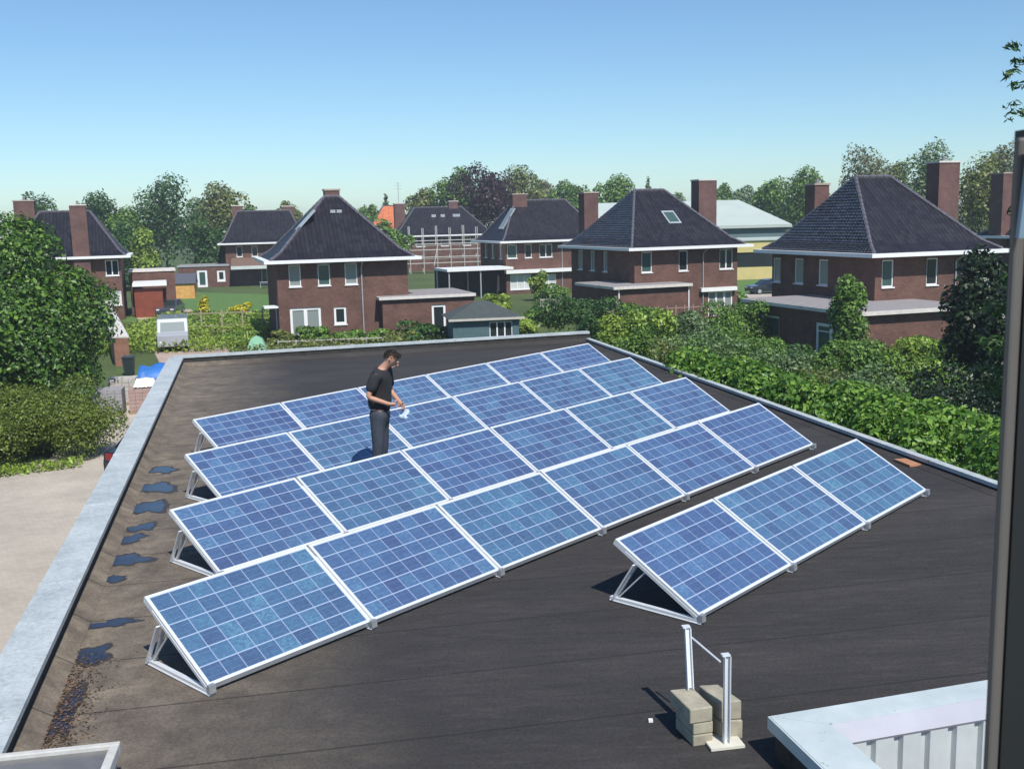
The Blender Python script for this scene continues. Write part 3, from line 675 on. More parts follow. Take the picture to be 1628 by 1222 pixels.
def left_skylight(root, v0, v1, u0, u1, W, D, EH, RH, ru, rv):
    def z(u): t = (u - .45) / (ru[0] - .45); return EH + .1 + (RH - EH - .1) * ((t / .17 * .11) if t < .17 else (.11 + (t - .17) / .83 * .89))
    q = [Vector((u0, v0, z(u0))), Vector((u0, v1, z(u0))), Vector((u1, v1, z(u1))), Vector((u1, v0, z(u1)))]
    n = (q[1] - q[0]).cross(q[3] - q[0]).normalized(); n = n if n.z > 0 else -n
    m = MB(); m.hull2([p - n * .02 for p in q], [p + n * .12 for p in q]); f = m.build('roof_window', ZINC, root)
    c = sum(q, Vector()) / 4
    m = MB(); m.add([c + (p - c) * .8 + n * .125 for p in q], [(0, 1, 2, 3)]); m.build('pane', GLASS_L, f)
def annex(root, poly, H, over=.35, roofm=FLATR, edge=CAPST, front=(), left=(), back_edge=True):
    """brick box with flat roof; poly = (u0,u1,v0,v1); openings on its front (u) and left (v) faces"""
    u0, u1, v0, v1 = poly; m = MB()
    wallface(m, (u0, v0, 0), (1, 0, 0), (0, -1, 0), u1 - u0, H - .2, [(o[0] - u0, o[1] - u0, o[2], o[3]) for o in front])
    wallface(m, (u0, v1, 0), (0, -1, 0), (-1, 0, 0), v1 - v0, H - .2, [(v1 - o[1], v1 - o[0], o[2], o[3]) for o in left])
    wallface(m, (u1, v0, 0), (0, 1, 0), (1, 0, 0), v1 - v0, H - .2, [])
    wallface(m, (u1, v1, 0), (-1, 0, 0), (0, 1, 0), u1 - u0, H - .2, [])
    x = m.build('annex', BRICK, root)
    for o in front: window((u0, v0, 0), (1, 0, 0), (0, -1, 0), (o[0] - u0, o[1] - u0, o[2], o[3]), x, **(o[4] if len(o) > 4 else {}))
    for o in left: window((u0, v1, 0), (0, -1, 0), (-1, 0, 0), (v1 - o[1], v1 - o[0], o[2], o[3]), x, **(o[4] if len(o) > 4 else {}))
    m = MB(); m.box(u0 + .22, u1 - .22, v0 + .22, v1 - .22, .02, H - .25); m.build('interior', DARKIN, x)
    m = MB(); m.box(u0 - over, u1 + .05, v0 - over, v1, H - .198, H); m.build('flat_roof', edge, x)
    m = MB(); m.box(u0 - over + .12, u1 - .07, v0 - over + .12, v1 - .02, H + .001, H + .02); m.build('roof_covering', roofm, x)
    return x
FR2 = dict(leaves=2, fw=.17, pane=GLASS_L, sill=False)
UP = dict(pane=GLASS_L, transom=False); UD = dict(leaves=1)
# the house on the far right
h5 = house('brick_house', (20.1, 58.6), 18, 'nearest brick house at right, its left roof slope glinting, flat-roofed annex in front', 9.75, 12.5, RH=10.1, ru=(3.2, 5.7), rv=6.1,
    front=[(1.36, 2.15, 3.76, 5.3, dict(pane=GLASS_T)), (4.4, 5.2, 3.76, 5.3, dict(pane=GLASS)), (7.75, 8.55, 3.8, 5.3, dict(pane=GLASS))],
    left=[(10.6, 11.5, 3.6, 5.15, UP), (8.0, 9.0, 3.62, 5.18, UP), (5.4, 6.4, 3.65, 5.2, UP)],
    chim=[(2.1, 3.15, 8.7, 9.8, 6.5, 9.85, CAPST2), (10.3, 11.9, 7.2, 8.4, 0, 11.1, CAPST)], pipes=[(6.4, 2.9, 5.1)], left_tile=TILE_GL)
annex(h5, (-3.7, 3.6, -3.9, .88), 3.0, .4, left=[(-2.9, -.2, .2, 2.15, dict(leaves=2, fw=.17, transom=True, pane=GLASS_T, sill=False))])
annex(h5, (-3.7, .89, .9, 7.0), 2.99, .4, left=[(3.4, 5.4, .2, 2.15, dict(leaves=1, fw=.12, pane=GLASS_T, sill=False))])
# the next house along
h4 = house('brick_house', (8.95, 79.03), 20, 'brick house in the middle distance with two tall chimneys and one roof window', 10.8, 13.8, RH=10.08, ru=(3.5, 6.15), rv=6,
    front=[(1.5, 2.4, 3.8, 5.35, dict(pane=GLASS_T)), (4.7, 5.5, 3.8, 5.35, dict(pane=GLASS)), (8.3, 9.5, 3.8, 5.35, dict(leaves=2)), (7.3, 9.5, .12, 2.1, dict(leaves=3, fw=.12, pane=GLASS_L, sill=False))],
    left=[(10.5, 11.5, 3.7, 5.3, UP), (8.1, 9.0, 3.7, 5.3, UP), (5.7, 6.5, 3.7, 5.3, UP)],
    chim=[(1.55, 2.85, 11.5, 12.7, 5.65, 10.15, CAPST2, 0), (10.15, 11.85, 7.3, 8.6, 0, 10.95, CAPST, 0)], pipes=[(6.8, .5, 5.1)], left_tile=TILE_GL)
skylight(h4, [(4.9, 2.8), (6.0, 2.8), (5.85, 3.95), (4.75, 3.95)], 10.8, 13.8, 5.6, 10.08, (3.5, 6.15), 6)
annex(h4, (-1.75, 4.4, -1.35, .88), 3.0, .35, left=[(-.9, .4, .6, 2.0, dict(pane=GLASS_T))])
annex(h4, (-1.75, .89, .9, 5.4), 2.99, .35)
m = MB(); m.box(6.5, 9.7, .55, .88, 2.12, 2.42); m.build('canopy', WHITE, h4)
# third house, square on
h3 = house('brick_house', (-.88, 112.19), 20, 'distant brick house with a white band above its wide curtained ground-floor windows', 13.2, 10.2, RH=10.0, ru=(3.6, 9.6), rv=5,
    front=[(1.1, 2.2, 3.85, 5.3, dict(pane=GLASS_T)), (3.1, 3.9, 3.85, 5.3, {}), (4.8, 6.3, 3.85, 5.25, dict(leaves=2)), (8.8, 9.8, 3.85, 5.3, {}), (1.35, 3.8, .5, 2.1, dict(leaves=3, pane=CURT)), (4.9, 6.7, .5, 2.0, dict(leaves=2, pane=CURT))],
    left=[(2, 2.9, 3.8, 5.3, UP), (4.6, 5.5, 3.8, 5.3, UP), (7, 7.9, 3.8, 5.3, UP)],
    chim=[(3.1, 4.8, 4.3, 5.4, 8.2, 10.75, CAPST2, 0)], pipes=[(7.4, .2, 5.1)])
left_skylight(h3, 3.2, 4.5, 1.5, 3.0, 13.2, 10.2, 5.6, 10, (3.6, 9.6), 5)
m = MB(); m.box(.7, 8.6, .25, .88, 2.25, 2.62); m.build('canopy', WHITE, h3)
cp = MB(); cp.box(-6.6, .6, -2.2, 2.6, 2.85, 3.1); c_ = cp.build('carport_roof', WHITE, h3)
for u, v in ((-6.4, -2), (-3, -2), (-6.4, 2.4), (-3, 2.4)):
    m = MB(); m.box(u, u + .12, v, v + .12, 0, 2.85); m.build('post', ZINC, c_)
m = MB(); m.box(-6.5, .88, 2.7, 2.9, 0, 2.85); m.build('carport_backing', simple('carport_dark', (.03, .03, .035), .8), h3)  # plain dark sheet at the rear, below the carport roof
# the house left of centre
h2 = house('brick_house', (-16.2, 70.11), 17, 'brick house left of centre with white french doors and a garage to its right', 10.65, 10.4, RH=9.95, ru=(4.85, 5.85), rv=5.2, ov=.85,
    front=[(1.64, 2.44, 3.9, 5.36, dict(pane=GLASS_L)), (3.58, 4.42, 3.9, 5.36, dict(pane=GLASS_T)), (5.42, 6.28, 3.9, 5.36, dict(pane=GLASS_L)), (1.58, 3.67, .15, 2.45, FR2), (4.55, 5.4, 1.2, 2.4, dict(fw=.15, pane=GLASS))],
    left=[(2.5, 4.5, .1, 2.3, dict(leaves=2, pane=GLASS_T))],
    chim=[(4.9, 5.95, 5.2, 6.2, 8.8, 10.5, CAPST2, 0)], pipes=[(6.55, .3, 5.0)])
left_skylight(h2, 2.9, 4.0, 2.6, 3.9, 10.65, 10.4, 5.6, 9.95, (4.85, 5.85), 5.2)
m = MB(); m.box(-.1, .84, .9, 2.2, 2.5, 2.62); m.build('canopy', WHITE, h2)
for k_, uu in enumerate((5.05, 5.5)):
    m = MB(); v_ = 4.05; zz = roof_pt(uu, v_, 0, 0, 5.6, 9.95, 0, 5.2); m.box(uu, uu + .36, v_ - .12, v_ + .12, zz - .05, zz + .16); m.build('roof_vent', ZINC, h2)
gx = annex(h2, (7.75, 14.3, -.1, 6.2), 3.0, .25, front=[(11.2, 12.2, .25, 2.3, dict(fw=.16, sill=False))], left=[(1.3, 2.1, .15, 2.2, dict(pane=GLASS_T, sill=False))])
# the far house behind on the left
hb = house('brick_house', (-38.35, 140.08), 12, 'far brick house with a low garage wing holding an arched white door', 12, 10, RH=9.85, ru=(2.6, 9.6), rv=5,
    front=[(2.34, 3.1, 3.85, 5.25, {}), (4.3, 5.1, 3.85, 5.25, {}), (5.4, 7.6, .2, 2.2, dict(leaves=3)), (8.2, 9.4, 3.85, 5.25, {})],
    chim=[(1.9, 3.3, 5, 6.2, 8, 10.7, CAPST, 0), (8.6, 10.2, 5.5, 6.6, 8, 10.5, CAPST, 0)])
annex(hb, (-5.2, 1.3, .1, 5), 2.95, .1, roofm=FLATR, edge=ZINC, front=[(-2.85, -1.55, .05, 2.3, dict(fw=.28, pane=GLASS_T, sill=False)), (-.3, .75, .75, 2.2, dict(fw=.25))])
m = MB(); m.add([(1.6, -1.6, 2.7), (8.0, -1.6, 2.7), (8.0, .88, 3.7), (1.6, .88, 3.7)], [(0, 1, 2, 3)]); m.build('lean_to_roof', TILE_O if False else simple('brown_lean_to', (.16, .1, .075), .8), hb)
m = MB(); m.box(1.6, 8.0, -1.7, -1.6, 2.3, 2.72); m.build('awning', simple('pale_awning', (.55, .6, .57), .7), hb)
# the house behind the big tree, left edge
h1 = house('brick_house', (-36.72 - 7.3 * math.cos(R(18)), 92.53 - 7.3 * math.sin(R(18))), 18, 'brick house half hidden by the big tree, tall chimney on its front wall', 10.85, 10.0, RH=9.65, ru=(3.3, 7.5), rv=5,
    front=[(8.65, 9.75, 3.93, 5.3, dict(leaves=2)), (8.75, 9.8, 1.3, 2.6, dict(pane=CURT, fw=.12)), (3, 4.2, 3.93, 5.3, {})],
    chim=[(6.15, 7.5, .25, .89, 0, 10.2, CAPST), (1.2, 2.9, 5.0, 6.1, 7, 10.75, CAPST2)])
# carport wing
m = MB(); m.box(10.75, 13.7, 1.5, 6.6, 2.83, 3.1); cr = m.build('carport_roof', WHITE, h1)
m = MB(); m.box(10.6, 11.6, 3.0, 3.2, 0, 2.83); m.build('pier', BRICK, cr)
m = MB(); m.box(10.85, 13.3, 1.9, 2.0, 0, 2.6); m.build('garage_door', WOOD_B, h1)
m = MB(); m.box(10.4, 14.5, 7.2, 12, 0, 3.9); gb = m.build('annex', BRICK, h1)
m = MB(); m.box(10.3, 14.6, 7.1, 12.1, 3.9, 4.05); m.build('flat_roof', CAPST, gb)
# a roof beyond it, extreme left
house('brick_house', (-66.5, 110), 18, 'dark roofed house whose right slope just shows at the extreme left', 11, 10, RH=10.2, ru=(3.6, 7.3), rv=5, chim=[(1.2, 2.9, 5, 6, 7, 11, CAPST, 0)])
# house behind the scaffold
sc_ = house('brick_house', (-17.78 - .6, 167.76), 14, 'distant brick house standing behind scaffolding, its dark roof carrying two chimneys', 17.2, 11, RH=10.1, ru=(4.6, 12.4), rv=5.5,
    front=[(4, 5.4, 3.9, 5.3, {}), (8, 9.4, 3.9, 5.3, {}), (11.5, 12.9, 3.9, 5.3, {})],
    chim=[(1.3, 3.0, 5, 6.2, 6, 10.9, CAPST, 0), (10.3, 11.8, 5.2, 6.4, 9, 11.1, CAPST, 0)])
for u_ in (7.1, 8.6, 10.6):
    m = MB(); zz = roof_pt(u_, 3.9, 0, 0, 5.6, 10.1, 0, 5.5); m.box(u_, u_ + (1.2 if u_ > 10 else .7), 3.7, 4.4, zz - .1, zz + .35); m.build('roof_vent', ZINC, sc_)
m = MB(); m.tube((2.1, 5.6, 10.9), (2.1, 5.6, 14.2), .05, n=5); [m.tube((1.5, 5.6, z_), (2.7, 5.6, z_), .03, n=4) for z_ in (13.2, 13.7, 14.1)]; m.build('aerial', ZINC, sc_)
for u_ in (-1.55, 4.25):
    m = MB(); m.tube((u_, -1.42, .1), (u_, -1.42, 2.8), .06, n=6); m.build('drainpipe', WHITE, h4)
scf = thing('scaffolding', (-17.5, 160.5, GZ), R(14), 'white scaffolding poles and planks across the front of the distant house', 'scaffolding')
PL = simple('pale_scaffold_tube', (.62, .6, .56), .5, .2, .1)
for i in range(7):
    for v in (0, 1.2):
        m = MB(); m.tube((.5 + i * 2.1, v, 0), (.5 + i * 2.1, v, 6.9 + .3 * (i % 2)), .06, n=5); m.build('pole', PL, scf)
for z in (1.6, 2.5, 3.6, 4.5, 5.0):
    m = MB(); m.box(0, 13.5, -.06, .06, z - .05, z + .05); m.build('rail', PL, scf)
for z in (2.2, 4.2):
    m = MB(); m.box(0, 13.4, .1, 1.1, z, z + .08); m.build('plank', simple('grey_plank', (.42, .4, .36), .8), scf)
m = MB(); m.bar((6.2, -.1, 1.2), (6.9, -.1, 4.6), .18, .1); m.build('brace', PL, scf)
# house at the right behind the near one: chimney and a piece of roof
house('brick_house', (43.6, 80.5), 18, 'house at far right of which only a dark roof and chimney show', 10, 12, RH=10, ru=(3.4, 6), rv=6, chim=[(.1, 1.7, 8.5, 9.9, 3, 10.9, CAPST2, 0)])
# orange-tiled roof
house('orange_roofed_house', (-26.2, 196), 10, 'far house with a bright orange tiled roof between the trees', 9.5, 9, EH=6.6, RH=10.9, ru=(3.6, 6.2), rv=4.5, tile=TILE_O, group=None)
# white hall and yellow building
hall = thing('white_roofed_hall', (12, 150, GZ), R(4), 'long hall with a large white roof and a dark teal wall below it', 'hall')
m = MB(); m.box(0, 27.5, 0, 22, 0, 6.0); m.build('wall', TEAL, hall)
m = MB(); m.add([(-.6, -.6, 6.3), (28.4, -.6, 6.3), (28.4, 22.6, 6.3), (-.6, 22.6, 6.3), (0, 11, 10.0), (24.0, 11, 10.0)], [(0, 1, 5, 4), (1, 2, 5), (2, 3, 4, 5), (3, 0, 4)]); m.box(-.6, 28.4, -.6, 22.6, 5.9, 6.29); m.build('roof', WHROOF, hall)
yb = thing('yellow_building', (19, 128, GZ), R(6), 'low yellow building with a dark strip of windows, seen past the brick house', 'building')
m = MB(); m.box(0, 22, 0, 8, 3.3, 4.7); m.box(0, 22, .05, 8, 0, 1.5); m.build('wall', YELLOW, yb)
m = MB(); m.box(.05, 21.95, .15, 7.9, 1.5, 3.3); m.build('window', GLASS, yb)
m = MB(); m.box(-.2, 22.2, -.2, 8.2, 4.7, 4.9); m.build('roof', WHROOF, yb)

# ---------------------------------------------------------------- small buildings, cars, garden things
def shed(org, phi, W, D, EH, RH, label, wallm, roofm):
    root = thing('garden_shed', (org[0], org[1], GZ), R(phi), label, 'shed')
    m = MB(); wallface(m, (0, 0, 0), (1, 0, 0), (0, -1, 0), W, EH, [(W * .55, W * .9, .7, EH - .25)])
    wallface(m, (0, D, 0), (0, -1, 0), (-1, 0, 0), D, EH, []); wallface(m, (W, 0, 0), (0, 1, 0), (1, 0, 0), D, EH, []); wallface(m, (W, D, 0), (-1, 0, 0), (0, 1, 0), W, EH, [])
    m.build('wall', wallm, root); window((0, 0, 0), (1, 0, 0), (0, -1, 0), (W * .55, W * .9, .7, EH - .25), root, leaves=3, fw=.06)
    m = MB(); o = .3; m.add([(-o, -o, EH), (W + o, -o, EH), (W + o, D + o, EH), (-o, D + o, EH), (W * .4, D / 2, RH), (W * .6, D / 2, RH)], [(0, 1, 5, 4), (1, 2, 5), (2, 3, 4, 5), (3, 0, 4), (3, 2, 1, 0)]); m.build('roof', roofm, root)
    m = MB(); m.box(-o, W + o, -o - .03, -o, EH - .12, EH + .02); m.build('fascia', simple('pale_timber', (.5, .47, .42), .7), root)
    return root
shed((-3.6, 65.5), 10, 4.2, 3.4, 2.0, 2.95, 'small garden shed with a low grey-green pyramid roof', simple('bluish_boards', (.07, .125, .14), .8, 0, .2, 3), simple('grey_green_felt', (.055, .068, .068), .9, 0, .2, 2))
ws = thing('wooden_playhouse', (-38.6, 119, GZ), R(10), 'orange wooden hut between the carport and the arched door', 'hut')
m = MB(); m.box(0, 3.0, 0, 2, 0, 1.7); m.build('wall', WOOD_O, ws)
m = MB(); m.add([(-.2, -.2, 1.7), (3.2, -.2, 1.7), (3.2, 2.2, 1.7), (-.2, 2.2, 1.7), (-.2, 1, 2.8), (3.2, 1, 2.8)], [(0, 1, 5, 4), (2, 3, 4, 5), (0, 4, 3), (1, 2, 5)]); m.build('roof', simple('blue_grey_roof', (.07, .075, .1), .7), ws)

def car(org, phi, label, paint, L=4.3, W=1.75, H=1.45, boxy=False, name='parked_car'):
    root = thing(name, (org[0], org[1], GZ + .01), R(phi), label, 'van' if boxy else 'car')
    if boxy: prof = [(0, .35), (0, 1.1), (.5, 1.25), (1.1, H), (L - .05, H), (L, 1.0), (L, .35)]; rw = .98
    else: prof = [(0, .3), (.02, .68), (.15, .8), (1.0, .92), (1.65, H - .05), (2.1, H), (3.1, H - .02), (3.75, .98), (L - .08, .93), (L, .6), (L - .02, .3)]; rw = .74
    m = MB(); secs = []
    for y, k in ((-W / 2, 0), (-W / 2 + .05, 1), (W / 2 - .05, 1), (W / 2, 0)):
        ring = []
        for x, z in prof:
            up = max(0, (z - .9) / (H - .9)); yy = y * (1 - (1 - rw) * up * .55)
            zz = z if k else z - .03 - .02 * up
            ring.append(Vector((x, yy, zz)))
        secs.append(ring)
    n = len(prof); vs = [p for r_ in secs for p in r_]; fs = [tuple(range(n)), tuple(range(3 * n, 4 * n))[::-1]]
    for s_ in range(3):
        for i in range(n): fs.append((s_ * n + i, s_ * n + (i + 1) % n, (s_ + 1) * n + (i + 1) % n, (s_ + 1) * n + i))
    m.add(vs, fs); body = m.build('body', paint, root, bevel=.03)
    sx = W / 2 * (1 - (1 - rw) * .3) + .006
    gm = MB(); hw = MB()
    if boxy:
        gm.add([(.52, -W * .4, 1.29), (.52, W * .4, 1.29), (1.06, W * .38, H - .06), (1.06, -W * .38, H - .06)], [(0, 1, 2, 3)])
        hw.add([(L + .006, -W * .4, 1.15), (L + .006, W * .4, 1.15), (L - .03, W * .38, H - .15), (L - .03, -W * .38, H - .15)], [(3, 2, 1, 0)])
    else:
        gm.add([(1.05, -W * .4, .96), (1.05, W * .4, .96), (1.62, W * .35, H - .07), (1.62, -W * .35, H - .07)], [(0, 1, 2, 3)]); gm.v = [(x - .012, y, z + .012) for x, y, z in gm.v]
        g2 = MB(); g2.add([(3.7, -W * .4, 1.02), (3.7, W * .4, 1.02), (3.16, W * .35, H - .06), (3.16, -W * .35, H - .06)], [(3, 2, 1, 0)]); hw.add([(x + .015, y, z + .015) for x, y, z in g2.v], g2.f)
        for s_ in (-1, 1):
            sw = MB(); sw.add([(1.3, s_ * sx * .985, .95), (3.45, s_ * sx * .985, .95), (3.05, s_ * sx * .93, H - .12), (1.75, s_ * sx * .93, H - .12)], [(0, 1, 2, 3) if s_ < 0 else (3, 2, 1, 0)]); sw.build('side_window', GLASS, root)
    gm.build('windscreen', GLASS if not boxy else GLASS_L, root); hw.build('rear_window', GLASS, root)
    for x in (.8, L - .85):
        for s_ in (-1, 1):
            t = MB(); t.tube((x, s_ * (W / 2 - .18), .3), (x, s_ * (W / 2 + .01), .3), .31, n=18); wh = t.build('wheel', RUBBER, root)
            t = MB(); t.tube((x, s_ * (W / 2 + .012), .3), (x, s_ * (W / 2 + .02), .3), .19, n=14); t.build('rim', STEEL, wh)
    for s_ in (-1, 1):
        t = MB(); t.box(-.01, .05, s_ * W * .36 - .14, s_ * W * .36 + .14, .6, .72); t.build('headlight', simple('clear_lamp', (.7, .7, .72), .15), root)
        t = MB(); t.box(L - .05, L + .015, s_ * W * .38 - .12, s_ * W * .38 + .12, .68, .9); t.build('tail_light', simple('red_lamp', (.22, .015, .02), .2), root)
    t = MB(); t.box(L, L + .02, -.26, .26, .48, .59); t.build('number_plate', simple('plate', (.5, .42, .1), .5), root)
    return root
def paint(n, c): 
    p_ = simple(n, c, .25, .2, .03); p_.node_tree.nodes['Principled BSDF'].inputs['Coat Weight'].default_value = .8; return p_
car((-11.35, 37.5), -106 + 0, 'black car with red tail lamps, mostly hidden behind the metal edge of the roof', paint('black_paint', (.012, .012, .014)))
car((-31.3, 95.5), 95, 'dark grey car parked beside the drive in front of the orange hut', paint('grey_paint', (.06, .065, .08)))
car((24.0, 106), 12, 'dark blue car on the road beyond the brick houses', paint('blue_black_paint', (.012, .016, .03)))
car((-22.1, 68.6), 106, 'silver-grey van standing on the drive, its back towards the camera', paint('silver_paint', (.42, .44, .48)), 4.9, 1.95, 2.1, True, 'parked_van')
# low brick screen along the drive
m = MB(); 
a_, b_ = Vector((-22.6, 62, GZ)), Vector((-36.6, 96, GZ)); m.hull2([a_, a_ + Vector((-.9, .05, 0)), b_ + Vector((-.9, .05, 0)), b_], [p + Vector((0, 0, 1.7)) for p in (a_, a_ + Vector((-.9, .05, 0)), b_ + Vector((-.9, .05, 0)), b_)])
fc = thing('garden_wall', (0, 0, 0), 0, 'reddish brick garden wall running along the left side of the drive', 'garden wall')
m.build('wall', simple('garden_brick', (.26, .13, .085), .9, 0, .3, 3), fc)
m = MB(); k_ = Vector((.04, 0, 0)); m.hull2([a_ + k_ + Vector((0, 0, 1.705)), a_ - k_ * 24 + Vector((0, 0, 1.705)), b_ - k_ * 24 + Vector((0, 0, 1.705)), b_ + k_ + Vector((0, 0, 1.705))], [a_ + k_ + Vector((0, 0, 1.8)), a_ - k_ * 24 + Vector((0, 0, 1.8)), b_ - k_ * 24 + Vector((0, 0, 1.8)), b_ + k_ + Vector((0, 0, 1.8))]); m.build('coping', CAPST, fc)
# stacked paving bricks, tarpaulin, bin
for i, (x, y, hh, lab) in enumerate([(-18.3, 45.4, 1.15, 'wrapped pallet of grey paving bricks nearest the hedge'), (-16.9, 45.8, 1.1, 'pallet of pinkish bricks right beside the roof edge'), (-18.6, 48.0, 1.25, 'pallet of pale bricks behind the grey one')]):
    root = thing('brick_pallet', (x, y, GZ), R(12), lab, 'pallet', 'stacked bricks beside the flat roof')
    m = MB()
    for a2 in range(4):
        for c2 in range(6): m.box(a2 * .3, a2 * .3 + .29, 0, 1.1, .14 + c2 * (hh - .14) / 6, .14 + (c2 + .94) * (hh - .14) / 6)
    m.build('bricks', simple(['grey_brick', 'pink_brick', 'pale_brick'][i], [(.3, .29, .3), (.36, .25, .22), (.45, .42, .38)][i], .9, 0, .25, 7), root)
    m = MB(); [m.box(0, 1.2, k2 * .5, k2 * .5 + .1, 0, .1) for k2 in range(3)]; m.box(0, 1.2, 0, 1.1, .1, .13); m.build('pallet_base', simple('raw_wood', (.3, .22, .14), .9), root)
def tarp(name, org, W, D, H, label, mt, seed, cat):
    rr = random.Random(seed); n = 14; m = MB(); vs = []
    for i in range(n + 1):
        for j in range(n + 1):
            a, b = i / n, j / n; e = min(a, 1 - a, b, 1 - b); z = H * min(1, e * 7) ** .7 * (1 - .12 * math.sin(a * 9) * math.cos(b * 7)) + rr.random() * .04
            vs.append((a * W, b * D, z))
    m.add(vs, [(i * (n + 1) + j, (i + 1) * (n + 1) + j, (i + 1) * (n + 1) + j + 1, i * (n + 1) + j + 1) for i in range(n) for j in range(n)])
    o = m.build(name, mt, None, smooth=True); o.location = org; o.rotation_euler = (0, 0, R(15)); return tag(o, label, cat)
tarp('blue_tarpaulin', (-18.1, 49.6, GZ), 2.4, 2.2, 1.35, 'bright blue tarpaulin pulled over a heap of building material', simple('blue_tarp', (.03, .16, .5), .5, 0, .2, 2), 4, 'tarpaulin')
tarp('white_sack', (-16.75, 46.0, GZ + 1.13), 1.0, .9, .3, 'white builder\'s sack between the pallets and the blue tarpaulin', simple('white_sack', (.75, .73, .68), .8), 5, 'sack')
tn = thing('play_tent', (-16.1, 66.4, GZ - .3), R(10), 'pale green pop-up tent just beyond the far roof edge', 'tent')
m = MB(); m.add([(-.9, -.9, 0), (.9, -.9, 0), (.9, .9, 0), (-.9, .9, 0), (-.35, -.35, 1.3), (.35, -.35, 1.3), (.35, .35, 1.3), (-.35, .35, 1.3), (0, 0, 1.5)], [(0, 1, 5, 4), (1, 2, 6, 5), (2, 3, 7, 6), (3, 0, 4, 7), (4, 5, 8), (5, 6, 8), (6, 7, 8), (7, 4, 8)]); m.build('canvas', simple('mint_canvas', (.2, .42, .27), .7), tn)
bn = thing('wheelie_bin', (-21.3, 58.2, GZ), R(10), 'dark wheeled bin standing at the foot of the drive', 'bin')
m = MB(); m.hull2([Vector(p) for p in ((-.22, -.25, .08), (.22, -.25, .08), (.22, .25, .08), (-.22, .25, .08))], [Vector(p) for p in ((-.3, -.36, 1.0), (.3, -.36, 1.0), (.3, .36, 1.0), (-.3, .36, 1.0))]); m.build('body', simple('bin_green', (.02, .035, .04), .5), bn)
m = MB(); m.box(-.32, .32, -.39, .38, 1.0, 1.07); m.build('lid', simple('bin_lid', (.03, .045, .05), .5), bn)
m = MB(); m.tube((-.27, .2, .1), (-.22, .2, .1), .1, n=12); m.build('wheel', RUBBER, bn)
# garden posts, wires and fences
def fence(org, phi, L, H, label, n, mt):
    root = thing('garden_fence', (org[0], org[1], GZ), R(phi), label, 'fence')
    for i in range(n + 1):
        p_ = MB(); p_.box(i * L / n - .05, i * L / n + .05, -.05, .05, 0, H); p_.build('post', mt, root)
    p_ = MB(); [p_.box(0, L, -.03, .03, H * z_, H * z_ + .07) for z_ in (.35, .85)]; p_.build('rail', mt, root)
FW = simple('weathered_timber', (.33, .27, .2), .9)
fence((-15.0, 67.6), 8, 9, .7, 'low wire and timber fence in front of the french doors', 8, simple('grey_timber', (.4, .38, .36), .9))
fence((-24.6, 78.5), 8, 6, 1.9, 'tall thin frame of bean poles in the vegetable garden', 4, FW)
fence((6.0, 74.4), 20, 10, 1.6, 'pinkish board fence in front of the middle brick house', 14, simple('pinkish_boards', (.3, .2, .17), .9))
# white garden furniture behind, and patio things
gt = thing('garden_table', (-31.2, 136, GZ), R(12), 'pale garden table with chairs under the far awning', 'table')
m = MB(); m.box(-.9, .9, -.5, .5, .7, .76); m.build('table_top', ZINC, gt)
for x_, y_ in ((-.8, -.4), (.8, -.4), (-.8, .4), (.8, .4)):
    m = MB(); m.box(x_ - .04, x_ + .04, y_ - .04, y_ + .04, 0, .7); m.build('leg', ZINC, gt)
mw = thing('garden_screen', (2.4, 84, GZ), R(8), 'grey board screen beside the lawn in front of the curtained windows', 'screen')
m = MB(); m.box(0, 2.1, 0, .1, 0, 1.7); m.build('board', simple('greyish_boards', (.34, .31, .29), .9, 0, .2, 2), mw)

# ---------------------------------------------------------------- vegetation
def foliage_pts(rs, blobs, n, inner=.72):
    vol = np.array([b[3] * b[4] * b[5] for b in blobs]) ** (2 / 3); pr = vol / vol.sum()
    k = rs.choice(len(blobs), n, p=pr); B = np.array(blobs)[k]
    d = rs.normal(size=(n, 3)); d /= np.linalg.norm(d, axis=1, keepdims=True)
    flip = (d[:, 2] < -.2) & (rs.rand(n) < .6); d[flip, 2] *= -1
    r = inner + (1.06 - inner) * rs.rand(n) ** .6
    P = B[:, :3] + d * B[:, 3:6] * r[:, None]; N = d + rs.normal(size=(n, 3)) * .55 + np.array([0, 0, .25])
    return P, N
def trunk_mesh(m, H, r, crown0, rs, limbs=5, lean=0):
    segs = 5; p = Vector((0, 0, 0))
    for i in range(segs):
        q = Vector((lean * (i + 1) / segs + (rs.rand() - .5) * .03 * H, (rs.rand() - .5) * .03 * H, H * .8 * (i + 1) / segs))
        m.tube(p, q, r * (1 - i / segs * .75), r * (1 - (i + 1) / segs * .75), 7); p = q
    for i in range(limbs):
        a = rs.rand() * 6.28; z0 = crown0 + (H * .75 - crown0) * rs.rand() * .7; L = H * (.16 + .12 * rs.rand())
        m.tube((0, 0, z0), (math.cos(a) * L, math.sin(a) * L, z0 + L * .9), r * .4, r * .12, 5)
PROTO = {}
